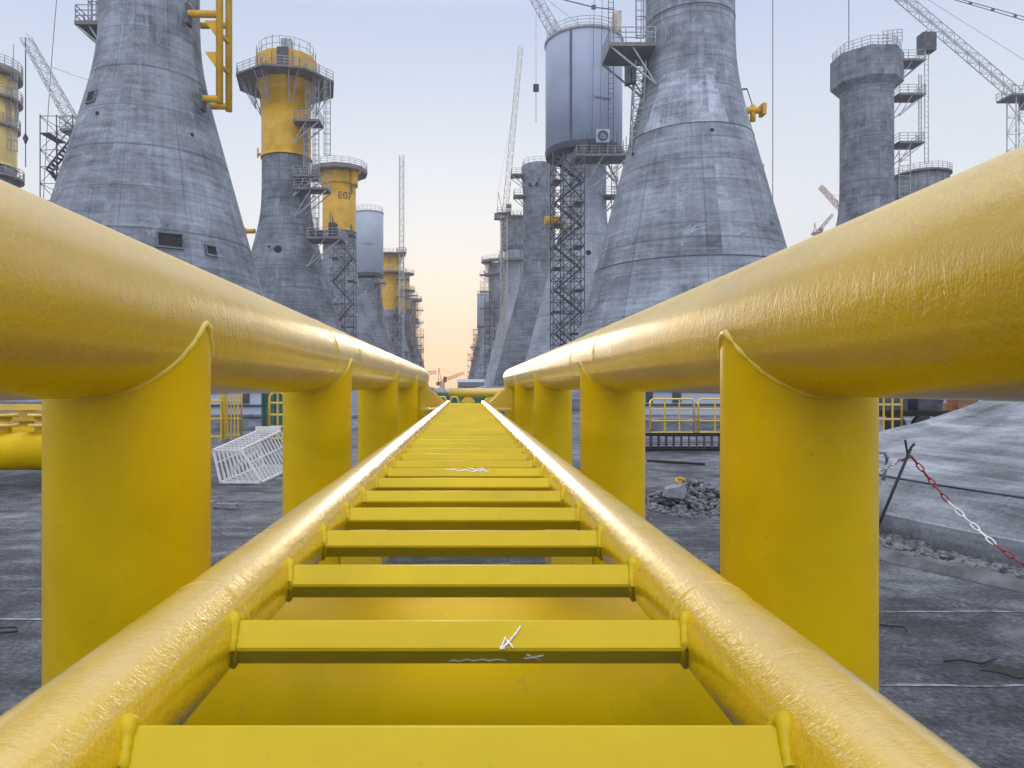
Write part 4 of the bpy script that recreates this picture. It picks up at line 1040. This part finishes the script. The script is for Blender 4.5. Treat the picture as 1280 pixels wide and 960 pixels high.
# far end: yellow cross pipe on trestles, green barrier mesh, clutter
Yc = 21.0
cp = thing('pipe_section', (PX(600, Yc), Yc, 0), 'yellow pipe lying crosswise on short saddles past the ladder end', 'pipe')
zc = PZ(491, Yc); mb = MB(); mb.bar((PX(561, Yc)-cp.location.x, 0, zc), (PX(652, Yc)-cp.location.x, 0, zc), .135, 28); mb.build('pipe', M['yellow_pipe'], cp)
for px_ in (585, 613, 641):
    mb = MB(); x = PX(px_, Yc)-cp.location.x; mb.plate([(x-.09, zc-.12), (x+.09, zc-.12), (x+.22, zc-.28), (x-.22, zc-.28)], 'Y', -.06, .06); mb.box((x, 0, (zc-.28)/2), (.16, .16, zc-.28)); mb.build('saddle', M['yellow'], cp)
def green_panel(px0, px1, Y, label):
    x0, x1 = PX(px0, Y), PX(px1, Y); t = thing('mesh_fence', ((x0+x1)/2, Y, 0), label, 'fence', 'green mesh fence panels at the far end')
    w = x1-x0; h = 1.32; mb = MB()
    for x in (-w/2, w/2): mb.bar((x, 0, 0), (x, 0, h), .03)
    for z in (.1, h/2, h): mb.bar((-w/2, 0, z), (w/2, 0, z), .022)
    mb.build('frame', M['green'], t); m2 = MB(); n = int(w/.09)
    for i in range(n): m2.bar((-w/2+w*(i+.5)/n, .01, .1), (-w/2+w*(i+.5)/n, .01, h), .012, 3, caps=False)
    m2.build('mesh', M['green'], t)
green_panel(536, 575, 26, 'left green mesh fence panel with yellow loops in front')
green_panel(577, 614, 26, 'middle green mesh fence panel below the cross pipe')
green_panel(616, 655, 26, 'right green mesh fence panel below the cross pipe')
gc = thing('container', (PX(600, 34), 34, 0), 'long dark green container beyond the green fence panels', 'container')
mb = MB(); mb.box((0, 1, .68), (5.2, 2, 1.36)); mb.build('body', M['green'], gc); mb = MB()
for i in range(26): mb.box((-2.5+.2*i, -.03, .68), (.08, .05, 1.25))
mb.build('ribs', M['green'], gc)
for px_ in (541, 553, 568):
    lp = MB(); c = at(px_, 500, 19.0); c.z -= .02
    lp.path([c+Vector((-.11, 0, -.3)), c+Vector((-.11, 0, 0)), c+Vector((-.06, 0, .1)), c+Vector((.06, 0, .1)), c+Vector((.11, 0, 0)), c+Vector((.11, 0, -.3))], .028, 6)
    lp.path([c+Vector((0,0,-.3)), Vector((c.x, c.y, 0))], .03, 6)
    tag(lp.build('yellow_loop', M['yellow']), {541: 'leftmost yellow hoop post past the end of the ladder', 553: 'middle yellow hoop post past the end of the ladder', 568: 'rightmost yellow hoop post nearest the cross pipe end'}[px_], 'hoop', 'yellow hoop posts past the ladder')
mx = thing('concrete_mixer', (PX(551, 60), 60, 0), 'small grey concrete mixer truck at the far end left of the cross pipe', 'truck')
mb = MB(); mb.lathe([(.2, -1.0), (.55, -.8), (.8, -.1), (.7, .5), (.35, 1.1), (.3, 1.2)], 16, (0, 0, 0), 'Y', cap=True)
dm = mb.build('drum', M['steel'], mx); dm.rotation_euler = (.25, 0, PI/2*.9); dm.location = (0, 0, 1.75)
mb = MB(); mb.box((0,0,.75), (3.0, .9, .2)); mb.build('chassis', M['dark'], mx)
mb = MB(); mb.box((-1.4,0,1.25), (.7, 1.0, 1.0)); cb = mb.build('cab', M['dark'], mx); mb = MB(); mb.box((-1.45,-.03,1.45), (.5,1.0,.4)); mb.build('window', M['glass'], cb)
for x in (-1.2, .5, 1.1):
    w = MB(); w.lathe([(.1,-.1),(.33,-.1),(.33,.1),(.1,.1)], 16, (x, -.45, .36), 'Y', cap=True); w.build('wheel', M['rubber'], mx)
mx.scale = (.55, .55, .62)
long_shed(PX(572, 230), PX(700, 230), 230, 3.2, 'distant low grey shed at the foot of the right row', 'steel')

hz = MB(); hz.box((0, 735, 60), (3990, 1550, 122)); m, nt, b, N, L = newmat('evening_air')
N.remove(b); pv = N.new('ShaderNodeVolumePrincipled'); pv.inputs['Color'].default_value = (.95, .95, 1, 1); pv.inputs['Density'].default_value = .0005; pv.inputs['Anisotropy'].default_value = .4
L.new(pv.outputs[0], N['Material Output'].inputs['Volume'])
hz_o = hz.build('haze', m); tag(hz_o, None, None, kind='stuff')
# ------------------------------------------------------------------ light, sky, camera
VEIL = 20.0
SKY_RAMP = [(0, (.82,.84,.90)), (.10, (.90,.92,.97)), (.22, (.90,.94,1.0)), (.34, (.74,.82,.95)), (.46, (.57,.68,.90)), (.58, (.95,1.02,1.15)), (.72, (1.65,1.66,1.72)), (1, (1.9,1.9,1.9))]
SUN_EL = math.radians(6.0); SUN_AZ = math.radians(-1.0)      # straight ahead, low behind the haze
w = bpy.data.worlds.new('World'); sc.world = w; w.use_nodes = True
nt = w.node_tree; bg = nt.nodes['Background']
sky = nt.nodes.new('ShaderNodeTexSky'); sky.sky_type = 'NISHITA'; sky.sun_disc = False
sky.sun_elevation = SUN_EL; sky.sun_rotation = SUN_AZ; sky.air_density = 1.0; sky.dust_density = 1.0; sky.ozone_density = 3.0
# thin bright evening veil over the clear sky: pale blue at mid height, extra white added overhead to light the steel, whitish lower down, warm glow round the sunset
gco = coords(nt, 'Generated'); sp = nt.nodes.new('ShaderNodeSeparateXYZ'); nt.links.new(gco, sp.inputs[0])
veil = ramp(nt, sp.outputs[2], SKY_RAMP)
azd = mathn(nt, 'DIVIDE', mathn(nt, 'SUBTRACT', mathn(nt, 'ARCTAN2', sp.outputs[0], sp.outputs[1]), SUN_AZ), .36)
az = mathn(nt, 'EXPONENT', mathn(nt, 'MULTIPLY', mathn(nt, 'MULTIPLY', azd, azd), -1.0))
eld = mathn(nt, 'DIVIDE', sp.outputs[2], .26)
el = mathn(nt, 'EXPONENT', mathn(nt, 'MULTIPLY', mathn(nt, 'MULTIPLY', eld, eld), -1.0))
glow = ramp(nt, sp.outputs[2], [(0, (1.42, .76, .34)), (.05, (1.44, .88, .36)), (.11, (1.36, 1.04, .58)), (.20, (1.16, 1.09, .94)), (.34, (1.0, 1.0, 1.02))])
veil = mix(nt, mathn(nt, 'MULTIPLY', az, el), veil, glow)
back = mathn(nt, 'MULTIPLY_ADD', mathn(nt, 'MAXIMUM', mathn(nt, 'MULTIPLY', sp.outputs[1], -1.0), 0.0), .5, 1.0)  # added brightening of the unseen sky behind the camera, fills camera-facing sides
cl = noise(nt, mapping(nt, gco, (1.6, 1.6, 6)), 1.0, 5, .55, .4)
veil = mix(nt, mathn(nt, 'MULTIPLY', ramp(nt, cl, [(.45, (0,0,0)), (.75, (1,1,1))]), .22), veil, (.80, .82, .88))
sc1 = nt.nodes.new('ShaderNodeVectorMath'); sc1.operation = 'MULTIPLY'; nt.links.new(veil, sc1.inputs[0]); cb_ = nt.nodes.new('ShaderNodeCombineXYZ'); bv = mathn(nt, 'MULTIPLY', back, VEIL)
for q in range(3): nt.links.new(bv, cb_.inputs[q])
nt.links.new(cb_.outputs[0], sc1.inputs[1])
ad = nt.nodes.new('ShaderNodeVectorMath'); ad.operation = 'ADD'; sk = nt.nodes.new('ShaderNodeVectorMath'); sk.operation = 'MULTIPLY'; nt.links.new(sky.outputs[0], sk.inputs[0]); sk.inputs[1].default_value = (.2,)*3; nt.links.new(sk.outputs[0], ad.inputs[0]); nt.links.new(sc1.outputs[0], ad.inputs[1])
nt.links.new(ad.outputs[0], bg.inputs['Color']); bg.inputs['Strength'].default_value = .05
sl = bpy.data.lights.new('sun', 'SUN'); sl.energy = .8; sl.angle = math.radians(10); sl.color = (1.0, .82, .60)
so = bpy.data.objects.new('sun', sl); col.objects.link(so)
dirv = Vector((math.sin(SUN_AZ)*math.cos(SUN_EL), math.cos(SUN_AZ)*math.cos(SUN_EL), math.sin(SUN_EL)))
so.rotation_euler = dirv.to_track_quat('Z', 'Y').to_euler(); so.location = (0, 0, 80)

cam = bpy.data.cameras.new('camera'); co = bpy.data.objects.new('camera', cam); col.objects.link(co)
co.location = (0, 0, CH); co.rotation_euler = (PI/2, 0, 0)
cam.sensor_width = 36; cam.lens = F/1280*36; cam.shift_x = (640-VX)/1280; cam.shift_y = (VY-480)/1280
cam.clip_start = .05; cam.clip_end = 9000
sc.camera = co
vs_ = sc.view_settings; vs_.view_transform = 'Standard'; vs_.look = 'None'; vs_.exposure = -0.12; vs_.gamma = 1
vs_.use_curve_mapping = False
